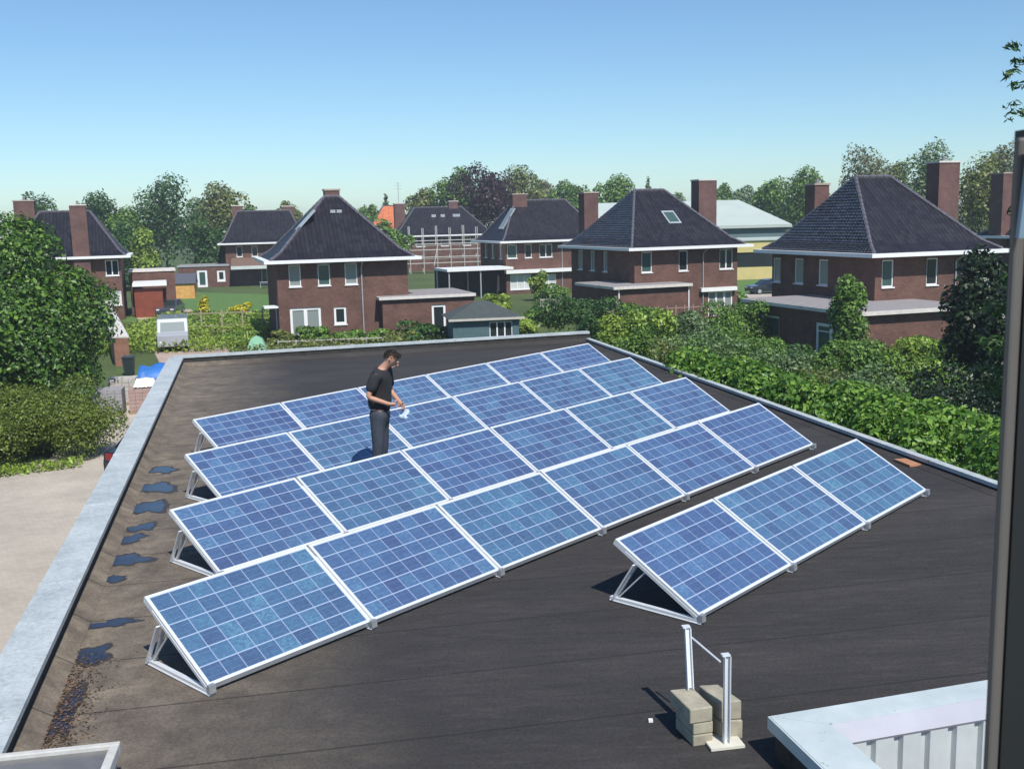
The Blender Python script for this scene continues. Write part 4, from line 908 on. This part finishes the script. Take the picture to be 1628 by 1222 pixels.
def tree_proto(kind, seed, n):
    """unit-height crown (height 1, radius about .5) and its trunk, as meshes"""
    rs = np.random.RandomState(seed); bl = []
    if kind == 'conifer':
        for i in range(34):
            t = i / 33; z = .12 + .86 * t; R_ = .42 * (1 - t) ** .8 + .02; k = max(2, int(7 * (1 - t)) + 2)
            for j in range(k):
                a = rs.rand() * 6.28; bl.append((math.cos(a) * R_ * .7, math.sin(a) * R_ * .7, z - R_ * .12, R_ * .42, R_ * .42, .028))
    else:
        spec = {'round': (.20, 1.0, .50, 30), 'tall': (.10, 1.0, .36, 34), 'wide': (.25, 1.0, .66, 36), 'bush': (.0, 1.0, .62, 22), 'loose': (.2, 1.0, .48, 22)}[kind]
        z0, z1, R_, nb = spec; zc = (z0 + z1) / 2; hz = (z1 - z0) / 2
        for i in range(nb):
            d = rs.normal(size=3); d /= np.linalg.norm(d); rr = rs.rand() ** .45 * (.8 if i % 4 else 1.0)
            s_ = .12 + .14 * rs.rand(); s_ *= (R_ / .5) ** .5
            zz = zc + d[2] * hz * rr; wid = 1 - .25 * max(0, (zz - zc) / hz)
            bl.append((d[0] * R_ * rr * wid, d[1] * R_ * rr * wid, zz, s_ * 1.1, s_ * 1.1, s_ * .82))
        bl.append((0, 0, zc, R_ * .55, R_ * .55, hz * .62))
    P, N = foliage_pts(rs, bl, n, .5 if kind == 'loose' else .62)
    m = MB(); trunk_mesh(m, .9, .022, .2, rs)
    return P, N, m
def tree(pos, H, W, kind, leaf, mt, label, seed, n=5200, name='tree', group='trees behind the houses', cat='tree', trunk=True):
    key = (kind, seed % 3, n)
    if key not in PROTO: PROTO[key] = tree_proto(kind, 100 + seed % 3 * 17 + len(kind), n)
    P, N, tm = PROTO[key]; rs = np.random.RandomState(seed)
    root = thing(name, pos, 0, label, cat, group)
    a = rs.rand() * 6.28; ca, sa = math.cos(a), math.sin(a); base = {'round': 1, 'tall': .72, 'wide': 1.32, 'bush': 1.24, 'loose': .96, 'conifer': .84}[kind]
    k = W / base
    Q = np.stack([(P[:, 0] * ca - P[:, 1] * sa) * k, (P[:, 0] * sa + P[:, 1] * ca) * k, P[:, 2] * H], 1)
    M_ = np.stack([N[:, 0] * ca - N[:, 1] * sa, N[:, 0] * sa + N[:, 1] * ca, N[:, 2]], 1)
    Q += rs.normal(size=Q.shape) * .02 * H * .5
    leaf_mesh('crown' if name != 'shrub' else 'foliage', Q, M_, leaf, mt, rs, root, asp=.65, fold=(leaf < .2))
    if trunk:
        m = MB(); m.v = [(x * k * .9, y * k * .9, z * H) for x, y, z in tm.v]; m.f = tm.f
        m.build('trunk' if name != 'shrub' else 'stem', BARK, root)
    return root
def tree_px(xc, wpx, ytop, dist, kind, mt, label, seed, **k):
    p = atY(xc, ytop, dist); W = wpx / F_PX * dist
    return tree((p.x, dist, GZ), p.z - GZ, W, kind, k.pop('leaf', max(.16, dist * .0027)), mt, label, seed, **k)
BG = [(50, 66, 304, 150, 'round', L_DEEP, 'small dark tree showing behind the chimneys at far left'),
 (155, 62, 298, 165, 'tall', L_DEEP, 'narrow dark tree just right of the far-left house'),
 (196, 60, 335, 150, 'round', L_GREEN, 'low green tree in the gap left of the tallest left tree'),
 (256, 92, 279, 160, 'tall', L_DEEP, 'tall dark tree rising highest on the left of the skyline'),
 (318, 60, 318, 190, 'loose', L_BLUE, 'grey green tree to the right of the tallest left tree'),
 (352, 80, 296, 175, 'round', L_OLIVE, 'rounded olive tree above the far brick house on the left'),
 (398, 60, 325, 185, 'round', L_GREEN, 'green tree peeping over the ridge of the far left-hand house'),
 (335, 90, 342, 150, 'bush', L_DEEP, 'dark bushy tree beside the far brick house'),
 (225, 60, 372, 140, 'bush', L_YG, 'light green bush at the edge of the far meadow'),
 (455, 50, 318, 200, 'loose', L_OLIVE, 'thin olive tree between two ridge chimneys'),
 (172, 60, 355, 135, 'bush', L_DEEP, 'dark bush behind the carport wing'),
 (612, 26, 306, 220, 'conifer', L_DEEP, 'small pointed conifer left of the orange roof'),
 (590, 40, 325, 200, 'round', L_GREEN, 'small round tree beside the pointed conifer'),
 (625, 60, 348, 150, 'bush', L_GREEN, 'bushy tree under the orange roof'),
 (672, 56, 304, 215, 'round', L_OLIVE, 'olive tree rising behind the scaffolded house'),
 (722, 76, 264, 210, 'round', L_GREEN, 'tall fresh green tree left of the purple beech'),
 (766, 86, 265, 195, 'round', L_BEECH, 'dark purple copper beech on the skyline'),
 (828, 90, 269, 205, 'round', L_OLIVE, 'olive tree right of the purple beech'),
 (868, 50, 284, 230, 'loose', L_PALE, 'pale thin tree between olive tree and chimney'),
 (905, 56, 290, 220, 'round', L_GREEN, 'green tree behind the left chimney of the middle house'),
 (978, 84, 284, 190, 'round', L_GREEN, 'broad green tree above the left slope of the middle house'),
 (1030, 26, 279, 200, 'conifer', L_BLUE, 'slim grey green conifer above the middle house ridge'),
 (1092, 50, 306, 240, 'bush', L_BLUE, 'low grey green tree left of the tall middle chimney'),
 (1150, 40, 297, 230, 'round', L_GREEN, 'small tree right of the tall middle chimney'),
 (1182, 56, 299, 250, 'bush', L_BLUE, 'low hazy tree above the white hall roof'),
 (1232, 66, 287, 180, 'round', L_GREEN, 'green tree at the right end of the white hall'),
 (1282, 80, 271, 170, 'round', L_GREEN, 'fuller green tree left of the nearest house ridge'),
 (1378, 90, 243, 150, 'wide', L_PALE, 'pale spreading tree above the nearest ridge'),
 (1425, 54, 262, 160, 'loose', L_OLIVE, 'loose tree between the pale spreading one and the dark one'),
 (1480, 88, 233, 130, 'round', L_BLUE, 'dark bluish tree left of the big right-hand chimney'),
 (1562, 96, 240, 120, 'round', L_OLIVE, 'large olive tree between the right-hand chimneys'),
 (1600, 70, 232, 135, 'loose', L_PALE, 'pale twiggy tree at the right edge of the skyline'),
 (1640, 90, 250, 125, 'round', L_DEEP, 'dark tree partly cut off by the window jamb')]
for i, (x, wp, yt, d_, kd, mt, lab) in enumerate(BG):
    tree_px(x, wp, yt, d_, kd, mt, lab, 40 + i, n=8500)
# far-off wood, one mass
rs = np.random.RandomState(5); bl = []
for i in range(150):
    x = -260 + 520 * i / 149; bl.append((x + rs.normal() * 2, 290 + rs.normal() * 8, GZ + 3.2, 3.6 + rs.rand() * 2, 4, 4.2 + rs.rand() * 3.4))
P, N = foliage_pts(rs, bl, 26000); ob = leaf_mesh('far_wood', P, N, .8, L_DEEP, rs, fold=False)
tag(ob, 'dark belt of far-off woodland along the whole horizon', 'woodland', kind='stuff')
# big tree at the left
tree((-20.9, 45.5, GZ), 7.9, 8.6, 'bush', .19, L_TREE, 'big dense green tree filling the left edge', 3, n=70000, name='broadleaf_tree', group=None)
bt = tree((-25.0, 43.5, GZ), 7.5, 9.5, 'bush', .19, L_TREE, 'dense green tree crowding the left side of the big one', 8, n=52000, name='broadleaf_tree', group=None)
def mass(name, pts, label, cat, mt, leaf, n, seed, group=None, kind=None, stem=True):
    rs = np.random.RandomState(seed); P, N = foliage_pts(rs, pts, n); o = pts[0]
    root = thing(name, (o[0], o[1], GZ), 0, label, cat, group)
    P = P - np.array([o[0], o[1], GZ]); leaf_mesh('foliage', P, N, leaf, mt, rs, root, asp=.65)
    return root
# hedge below it
rs = np.random.RandomState(9); bl = []
for i in range(190):
    t = rs.rand(); c_ = Vector((-27, 30.6, 0)).lerp(Vector((-14.3, 37.3, 0)), t); s_ = rs.rand() * 4.0
    bl.append((c_.x - .47 * s_ , c_.y + .88 * s_, GZ + .5 + (.5 + .5 * s_ / 4.6) * rs.rand() * 1.75, .72, .72, .72))
mass('hedge', bl, 'wide uncut green hedge between the paving and the big tree', 'hedge', L_HEDGE, .095, 150000, 10)
def grassband(name, a, b, wd, n, mt, label, seed, h=.25, cat='grass'):
    rs = np.random.RandomState(seed); t = rs.rand(n); u = rs.rand(n) - .5; a = np.array(a); b = np.array(b); d = b - a; nn = np.array([-d[1], d[0]]) / np.hypot(*d)
    xy = a + d * t[:, None] + nn * (u * wd)[:, None] + rs.normal(size=(n, 2)) * .08
    P = np.stack([xy[:, 0], xy[:, 1], GZ + .02 + rs.rand(n) * h], 1); N = rs.normal(size=(n, 3)) + np.array([0, 0, .4])
    return tag(leaf_mesh(name, P, N, .13, mt, rs), label, cat, kind='stuff')
grassband('grass_verge', (-30, 27.8), (-15.2, 35.9), .9, 5000, L_YG, 'ragged light green grass verge at the foot of the hedge', 12)
# bright climber along the right edge of the roof
rs = np.random.RandomState(21); bl = []
for i in range(170):
    y = 9.0 + 14.5 * rs.rand() ** .85; w_ = min(1.0, max(.25, (24.5 - y) / 7)) * 2.1; s_ = rs.rand(); x = RE(y) + .22 + s_ * w_
    bl.append((x, y, rz(x, y) - .42 + .62 * math.sin(s_ * 3.0) * (.65 + .35 * rs.rand()), .42, .42, .36))
for i in range(60):
    y = 8 + 17 * rs.rand(); x = RE(y) + .5 + rs.rand() * 1.3; bl.append((x, y, -1.2 - rs.rand() * 2.4, .6, .6, .8))
mass('climbing_hedge', bl, 'bright glossy climber billowing over the right edge of the flat roof', 'hedge', L_BRIGHT, .105, 75000, 22)
rs = np.random.RandomState(23)
# shrubs right of the roof: x px, width px, ytop px, distance, kind, material, words
SH = [(900, 60, 478, 70, L_DEEP, 'dark green shrub right behind the far corner of the roof'),
 (945, 70, 486, 62, L_DEEP, 'dense dark shrub below the left annex wall of the middle house'),
 (985, 60, 503, 52, L_YG, 'yellow green shrub just past the far roof corner'),
 (1010, 60, 490, 60, L_GREEN, 'green shrub in front of the brick annex'),
 (1052, 66, 508, 50, L_YG, 'light yellow green shrub in the middle of the garden bushes'),
 (1090, 70, 500, 56, L_BLUE, 'grey green shrub below the drainpipe of the middle house'),
 (1110, 90, 528, 42, L_BLUE, 'broad grey green bush close to the roof edge'),
 (1150, 70, 494, 60, L_GREEN, 'green shrub before the white french doors'),
 (1185, 60, 486, 62, L_GREEN, 'leafy shrub at the left corner of the nearest house annex'),
 (1175, 90, 535, 44, L_GREEN, 'mid green bush in front of the grey green one'),
 (1215, 50, 545, 46, L_GREEN, 'small green bush below the annex window'),
 (1245, 80, 555, 40, L_BLUE, 'grey bush half way along the climbing hedge'),
 (1262, 60, 548, 52, L_DEEP, 'dark shrub under the annex double doors'),
 (1310, 80, 550, 46, L_GREEN, 'green shrub right of the annex double doors'),
 (1290, 100, 585, 34, L_OLIVE, 'olive bush close behind the climbing hedge'),
 (1375, 80, 548, 46, L_GREEN, 'green bush at the foot of the slender tree'),
 (1430, 90, 545, 50, L_YG, 'pale leafy bush under the brick annex wall'),
 (1480, 90, 542, 50, L_GREEN, 'fresh green bush left of the dark yew'),
 (1370, 110, 590, 34, L_BLUE, 'low grey green bush in the shade near the climbing hedge'),
 (1465, 120, 590, 33, L_DARK, 'bush beyond the bright climber, leaf colour darkened for deep shade'),
 (1545, 130, 600, 30, L_DARK, 'bush beside the window jamb, leaf colour darkened for deep shade'),
 (1210, 90, 590, 34, L_GREEN, 'green bush leaning on the climbing hedge'),
 (1120, 70, 562, 36, L_GREEN, 'green bush at the thin far part of the climbing hedge'),
 (1065, 60, 548, 40, L_OLIVE, 'olive bush outside the right roof edge'),
 (1015, 50, 530, 44, L_GREEN, 'small bush touching the far right roof edge')]
for i, (x, wp, yt, d_, mt, lab) in enumerate(SH):
    tree_px(x, wp * 1.4, yt - (6 if not 1200 < x < 1320 else 0), d_, 'bush' if i % 3 else 'round', mt, lab, 200 + i, n=7000, name='shrub', cat='shrub', group='shrubs in the gardens right of the roof', leaf=.17 if d_ > 45 else .12, trunk=False)
tree_px(1353, 52, 429, 52, 'tall', L_GREEN, 'slender young tree in front of the nearest house annex', 260, n=7000, name='young_tree', group=None, leaf=.2)
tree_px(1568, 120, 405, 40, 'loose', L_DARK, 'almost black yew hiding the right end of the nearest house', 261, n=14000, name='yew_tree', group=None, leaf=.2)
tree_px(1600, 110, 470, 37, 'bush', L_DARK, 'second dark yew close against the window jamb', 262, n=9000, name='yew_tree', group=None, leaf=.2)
# pine whose branch tips reach into the picture at upper right
pn = thing('pine_tree', (12.6, 23.0, GZ), 0, 'dark pine reaching into the picture at the upper right edge', 'tree')
rs = np.random.RandomState(31); bl = []
for i in range(190):
    z = 3.5 + rs.rand() * 8.6; a = rs.rand() * 6.28; r_ = (13 - z) * .26 * rs.rand() ** .6; bl.append((math.cos(a) * r_, math.sin(a) * r_, z, .42, .42, .18))
for (px_, py_) in ((1612, 75), (1618, 100), (1606, 118), (1616, 138), (1610, 168), (1620, 180), (1604, 186)):
    q = atY(px_, py_, 23.0); bl.append((q.x - 12.6, 0, q.z - GZ, .16, .2, .10))
P, N = foliage_pts(rs, bl, 22000, .05); leaf_mesh('crown', P, N, .2, L_DEEP, rs, pn, asp=.25)
m = MB(); trunk_mesh(m, 14.2, .2, 3, rs, 0); m.build('trunk', BARK, pn)
# garden between the roof and the left-hand houses
SL = [(283, 40, 508, 88, L_GREEN, 'bush at the left end of the vegetable garden'), (305, 44, 500, 92, L_BLUE, 'greyish shrub beside the drive in the vegetable garden'),
 (290, 50, 524, 80, L_GREEN, 'low green bush beyond the far left roof corner'), (335, 50, 512, 84, L_DEEP, 'dark shrub in the middle of the vegetable garden'),
 (368, 50, 508, 86, L_GREEN, 'green shrub behind the bean poles'), (395, 40, 502, 88, L_DEEP, 'dark round bush left of the brick house corner'),
 (330, 60, 530, 74, L_OLIVE, 'olive weeds right behind the far roof edge'), (375, 60, 532, 73, L_GREEN, 'green clump left of the pale green tent'),
 (262, 26, 552, 70, L_YG, 'light green bush beside the silver van'), (455, 36, 530, 71, L_OLIVE, 'straw coloured bush below the french doors'),
 (498, 44, 522, 70.5, L_GREEN, 'arching green plant in front of the french doors'), (545, 46, 528, 70, L_GREEN, 'low green shrub under the small square window'),
 (590, 50, 530, 70, L_GREEN, 'low green shrub by the foot of the drainpipe'), (640, 50, 528, 69, L_OLIVE, 'brownish green shrub before the garage wall'),
 (678, 62, 512, 69, L_DEEP, 'rounded dark shrub in front of the garage door'), (745, 40, 478, 82, L_YG, 'light shrub behind the garden shed'),
 (790, 36, 470, 92, L_YG, 'yellowish shrub between shed and carport'), (855, 26, 432, 104, L_YG, 'small yellow green tree before the curtained windows'),
 (835, 40, 508, 74, L_YG, 'yellow green plants right of the garden shed'), (868, 50, 490, 80, L_GREEN, 'green shrub by the grey board screen'),
 (880, 44, 455, 100, L_GREEN, 'shrub at the corner of the curtained house'), (775, 50, 485, 84, L_OLIVE, 'olive shrub above the shed roof'),
 (1175, 24, 470, 92, L_GREEN, 'small shrub at the edge of the road verge')]
for i, (x, wp, yt, d_, mt, lab) in enumerate(SL):
    tree_px(x, wp * 1.35, yt - 3, d_, 'bush', mt, lab, 300 + i, n=2600, name='shrub', cat='shrub', group='shrubs in the gardens beyond the far roof edge', leaf=.27, trunk=False)
tree_px(381, 36, 480, 92, 'bush', L_YEL, 'rounded bush covered in bright yellow flowers on the lawn', 350, n=1600, name='flowering_shrub', cat='shrub', group=None, leaf=.22, trunk=False)
tree_px(323, 18, 472, 91, 'tall', L_YEL, 'tall narrow yellow flowering shrub in the vegetable garden', 351, n=1200, name='flowering_shrub', cat='shrub', group=None, leaf=.2, trunk=False)
def wild(name, x0, x1, y0, y1, n, mt, label, seed, size=.2, h=.35):
    rs = np.random.RandomState(seed); P = np.stack([x0 + (x1 - x0) * rs.rand(n), y0 + (y1 - y0) * rs.rand(n), GZ + rs.rand(n) * h], 1)
    tag(leaf_mesh(name, P, rs.normal(size=(n, 3)) + np.array([0, 0, .5]), size, mt, rs), label, 'ground cover', kind='stuff')
wild('garden_growth', -30, -17.5, 68, 92, 22000, L_YG, 'tangled low growth filling the vegetable garden', 61, .22, .8)
wild('garden_growth', 5, 30, 24, 76, 30000, L_GREEN, 'rough undergrowth between the roof and the right-hand houses', 62, .26, .5)
wild('garden_growth', -17, 5, 55, 69.5, 16000, L_OLIVE, 'weedy growth beyond the far roof edge', 63, .22, .7)

# ---------------------------------------------------------------- the man on the roof
def skin(verts, edges, radii, root=0, sub=2):
    """a skinned skeleton turned into plain geometry"""
    me = bpy.data.meshes.new('skeleton'); me.from_pydata(verts, edges, []); ob = bpy.data.objects.new('skeleton', me); C.objects.link(ob)
    sm = ob.modifiers.new('skin', 'SKIN'); sm.use_smooth_shade = True
    for i, r in enumerate(radii):
        v = me.skin_vertices[0].data[i]; v.radius = r if isinstance(r, tuple) else (r, r); v.use_root = (i == root)
    ob.modifiers.new('sub', 'SUBSURF').levels = sub
    bpy.context.view_layer.update(); dg = bpy.context.evaluated_depsgraph_get(); ev = ob.evaluated_get(dg)
    m2 = ev.to_mesh(); V = [tuple(v.co) for v in m2.vertices]; Fc = [tuple(p.vertices) for p in m2.polygons]; ev.to_mesh_clear()
    bpy.data.objects.remove(ob); bpy.data.meshes.remove(me); return V, Fc
SKIN_M = NT('skin'); SKIN_M.col((.50, .27, .18)); SKIN_M.set(Roughness=.5); SKIN_M.p.inputs['Subsurface Weight'].default_value = .05; SKIN_M = SKIN_M.m
def cloth(n, c): return simple(n, c, .85, 0, .25, 14)
# local frame: he faces +x, his right side is -y (towards the camera)
man = thing('person', (-1.89, 14.24, rz(-1.89, 14.24)), R(-10), 'man in dark shirt and grey trousers, head bowed over his hands, standing between panel rows', 'person')
man.rotation_euler = (0, R(4.5), R(-10)); man.scale = (1.03, 1.03, 1.04)
sh = {-1: (-.02, -.19, 1.505), 1: (.0, .19, 1.50)}
el = {-1: (-.10, -.27, 1.215), 1: (.06, .25, 1.215)}
wr = {-1: (.155, -.15, 1.125), 1: (.255, .075, 1.10)}
hd = {-1: (.235, -.085, 1.115), 1: (.31, .01, 1.085)}
V_ = [(-.01, 0, .97), (-.01, 0, 1.12), (-.035, 0, 1.30), (-.03, 0, 1.46), (.015, 0, 1.56), (.07, 0, 1.625), (.115, 0, 1.675), (.145, 0, 1.74), (.135, 0, 1.785)]
R_ = [(.12, .12), (.115, .115), (.12, .12), (.10, .10), (.062, .062), (.062, .062), (.083, .08), (.094, .083), (.06, .058)]
E_ = [(i, i + 1) for i in range(8)]
for s_ in (-1, 1):
    b = len(V_); V_ += [sh[s_], el[s_], wr[s_], hd[s_]]; R_ += [(.048, .048), (.042, .042), (.028, .026), (.038, .02)]; E_ += [(3, b), (b, b + 1), (b + 1, b + 2), (b + 2, b + 3)]
    b = len(V_); V_ += [(-.01, s_ * .095, .90), (.02, s_ * .11, .50), (-.03, s_ * .115, .10), (.10, s_ * .13, .045)]
    R_ += [(.088, .09), (.06, .06), (.042, .042), (.035, .04)]; E_ += [(0, b), (b, b + 1), (b + 1, b + 2), (b + 2, b + 3)]
V, Fc = skin(V_, E_, R_)
body = MB(); body.add(V, Fc)
# fingers, nose, ears, brow: grown on the same body mesh
for s_ in (-1, 1):
    h = Vector(hd[s_]); f = (h - Vector(wr[s_])).normalized(); side = Vector((0, 0, 1)).cross(f).normalized(); up = f.cross(side)
    for k, (o_, L) in enumerate(((-.030, .062), (-.010, .074), (.010, .070), (.029, .055))):
        p0 = h + up * o_ + f * .015; p1 = p0 + f * L * .5 + side * s_ * -.012; p2 = p1 + f * L * .28 + side * s_ * -.030; p3 = p2 + side * s_ * -.024 + f * .002
        a, b = skin([p0, p1, p2, p3], [(0, 1), (1, 2), (2, 3)], [.0095, .009, .0082, .007], 0, 1); body.add(a, b)
    p0 = h - f * .025 - up * -.028; p1 = p0 + up * .03 + f * .028 + side * s_ * -.015; p2 = p1 + f * .028 + side * s_ * -.012
    a, b = skin([p0, p1, p2], [(0, 1), (1, 2)], [.0115, .0105, .0085], 0, 1); body.add(a, b)
hc = Vector((.135, 0, 1.705)); fwd = Vector((.72, 0, -.69)); hup = Vector((.69, 0, .72))
H_ = lambda f, y, u: tuple(hc + fwd * f + Vector((0, y, 0)) + hup * u)
for pts, rr in (([H_(.09, 0, .012), H_(.118, 0, -.012), H_(.112, 0, -.03)], [.012, .014, .012]), ([H_(.075, 0, -.07), H_(.088, 0, -.09)], [.03, .024]), ([H_(.085, -.03, .022), H_(.088, .03, .022)], [.013, .013]),
                ([H_(.0, -.083, .005), H_(-.008, -.098, -.02)], [.018, .013]), ([H_(.0, .083, .005), H_(-.008, .098, -.02)], [.018, .013]), ([H_(.094, -.02, -.055), H_(.096, .02, -.055)], [.008, .008])):
    a, b = skin(pts, [(i, i + 1) for i in range(len(pts) - 1)], rr, 0, 1); body.add(a, b)
body.build('body', SKIN_M, man, smooth=True)
for s_ in (-1, 1):
    e = MB(); q = Vector(H_(.087, s_ * .03, -.002)); e.tube(q, q + fwd * .008, .009, .006, 8); e.build('eye', BLACKP, man)
# hair: short and dark
bl = [(*H_(-.028, 0, .02), .080, .080, .076), (*H_(.0, 0, .048), .078, .074, .044), (*H_(-.055, 0, -.02), .06, .075, .075)]
rs = np.random.RandomState(70); P, N = foliage_pts(rs, bl, 3800, .9); leaf_mesh('hair', P, N, .02, simple('dark_brown_hair', (.018, .012, .009), .6, 0, .3, 20), rs, man, asp=.3)
# shirt
Vs = [(-.01, 0, .97), (-.015, 0, 1.14), (-.035, 0, 1.31), (-.03, 0, 1.465), (-.0, 0, 1.555)]; Rs = [(.175, .175), (.168, .168), (.178, .178), (.145, .145), (.085, .085)]; Es = [(0, 1), (1, 2), (2, 3), (3, 4)]
for s_ in (-1, 1):
    b = len(Vs); e0 = Vector(sh[s_]).lerp(Vector(el[s_]), .82); Vs += [sh[s_], tuple(e0)]; Rs += [(.092, .092), (.076, .074)]; Es += [(3, b), (b, b + 1)]
a, b = skin(Vs, Es, Rs); m = MB(); m.add(a, b); m.build('shirt', cloth('charcoal_shirt', (.018, .018, .022)), man, smooth=True)
Vt = [(-.01, 0, 1.06), (-.01, 0, .93)]; Rt = [(.172, .172), (.172, .172)]; Et = [(0, 1)]
for s_ in (-1, 1):
    b = len(Vt); Vt += [(-.01, s_ * .093, .86), (.02, s_ * .11, .50), (-.03, s_ * .118, .06)]; Rt += [(.108, .105), (.082, .078), (.068, .062)]; Et += [(1, b), (b, b + 1), (b + 1, b + 2)]
a, b = skin(Vt, Et, Rt, 1); m = MB(); m.add(a, b); m.build('trousers', cloth('slate_trousers', (.040, .048, .068)), man, smooth=True)
for s_ in (-1, 1):
    a, b = skin([(-.05, s_ * .118, .045), (.05, s_ * .125, .045), (.16, s_ * .135, .035)], [(0, 1), (1, 2)], [(.05, .045), (.052, .045), (.042, .032)]); m = MB(); m.add(a, b); m.build('shoe', BLACKP, man, smooth=True)
m = MB(); vs = []; rr = random.Random(3)
for i in range(7):
    for j in range(9): vs.append((.29 + .015 * i + .02 * math.sin(j * .9 + i), -.03 + .010 * i + .02 * math.sin(i * 1.3 + j * .7), 1.09 - j * .016 - rr.random() * .01))
m.add(vs, [(i * 9 + j, (i + 1) * 9 + j, (i + 1) * 9 + j + 1, i * 9 + j + 1) for i in range(6) for j in range(8)])
pap = m.build('plastic_wrapping', simple('milky_plastic', (.5, .58, .68), .3, 0, .1), None, smooth=True); pap.location = man.location; pap.rotation_euler = man.rotation_euler
sd = pap.modifiers.new('thick', 'SOLIDIFY'); sd.thickness = .002
tag(pap, 'crumpled pale plastic wrapping hanging from the man\'s hands', 'wrapping')

# ---------------------------------------------------------------- summer haze
m = MB(); m.box(-720, 720, -80, 1020, GZ - 1, 16.0)
HM = bpy.data.materials.new('haze'); HM.use_nodes = True; t_ = HM.node_tree; t_.nodes.remove(t_.nodes['Principled BSDF'])
pv = t_.nodes.new('ShaderNodeVolumePrincipled'); pv.inputs['Color'].default_value = (.86, .93, 1, 1); pv.inputs['Density'].default_value = .0006; pv.inputs['Anisotropy'].default_value = .2
t_.links.new(pv.outputs[0], t_.nodes['Material Output'].inputs['Volume'])
hz = m.build('haze', HM); hz['kind'] = 'stuff'; hz['label'] = 'thin pale summer haze over the whole neighbourhood'; hz['category'] = 'haze'
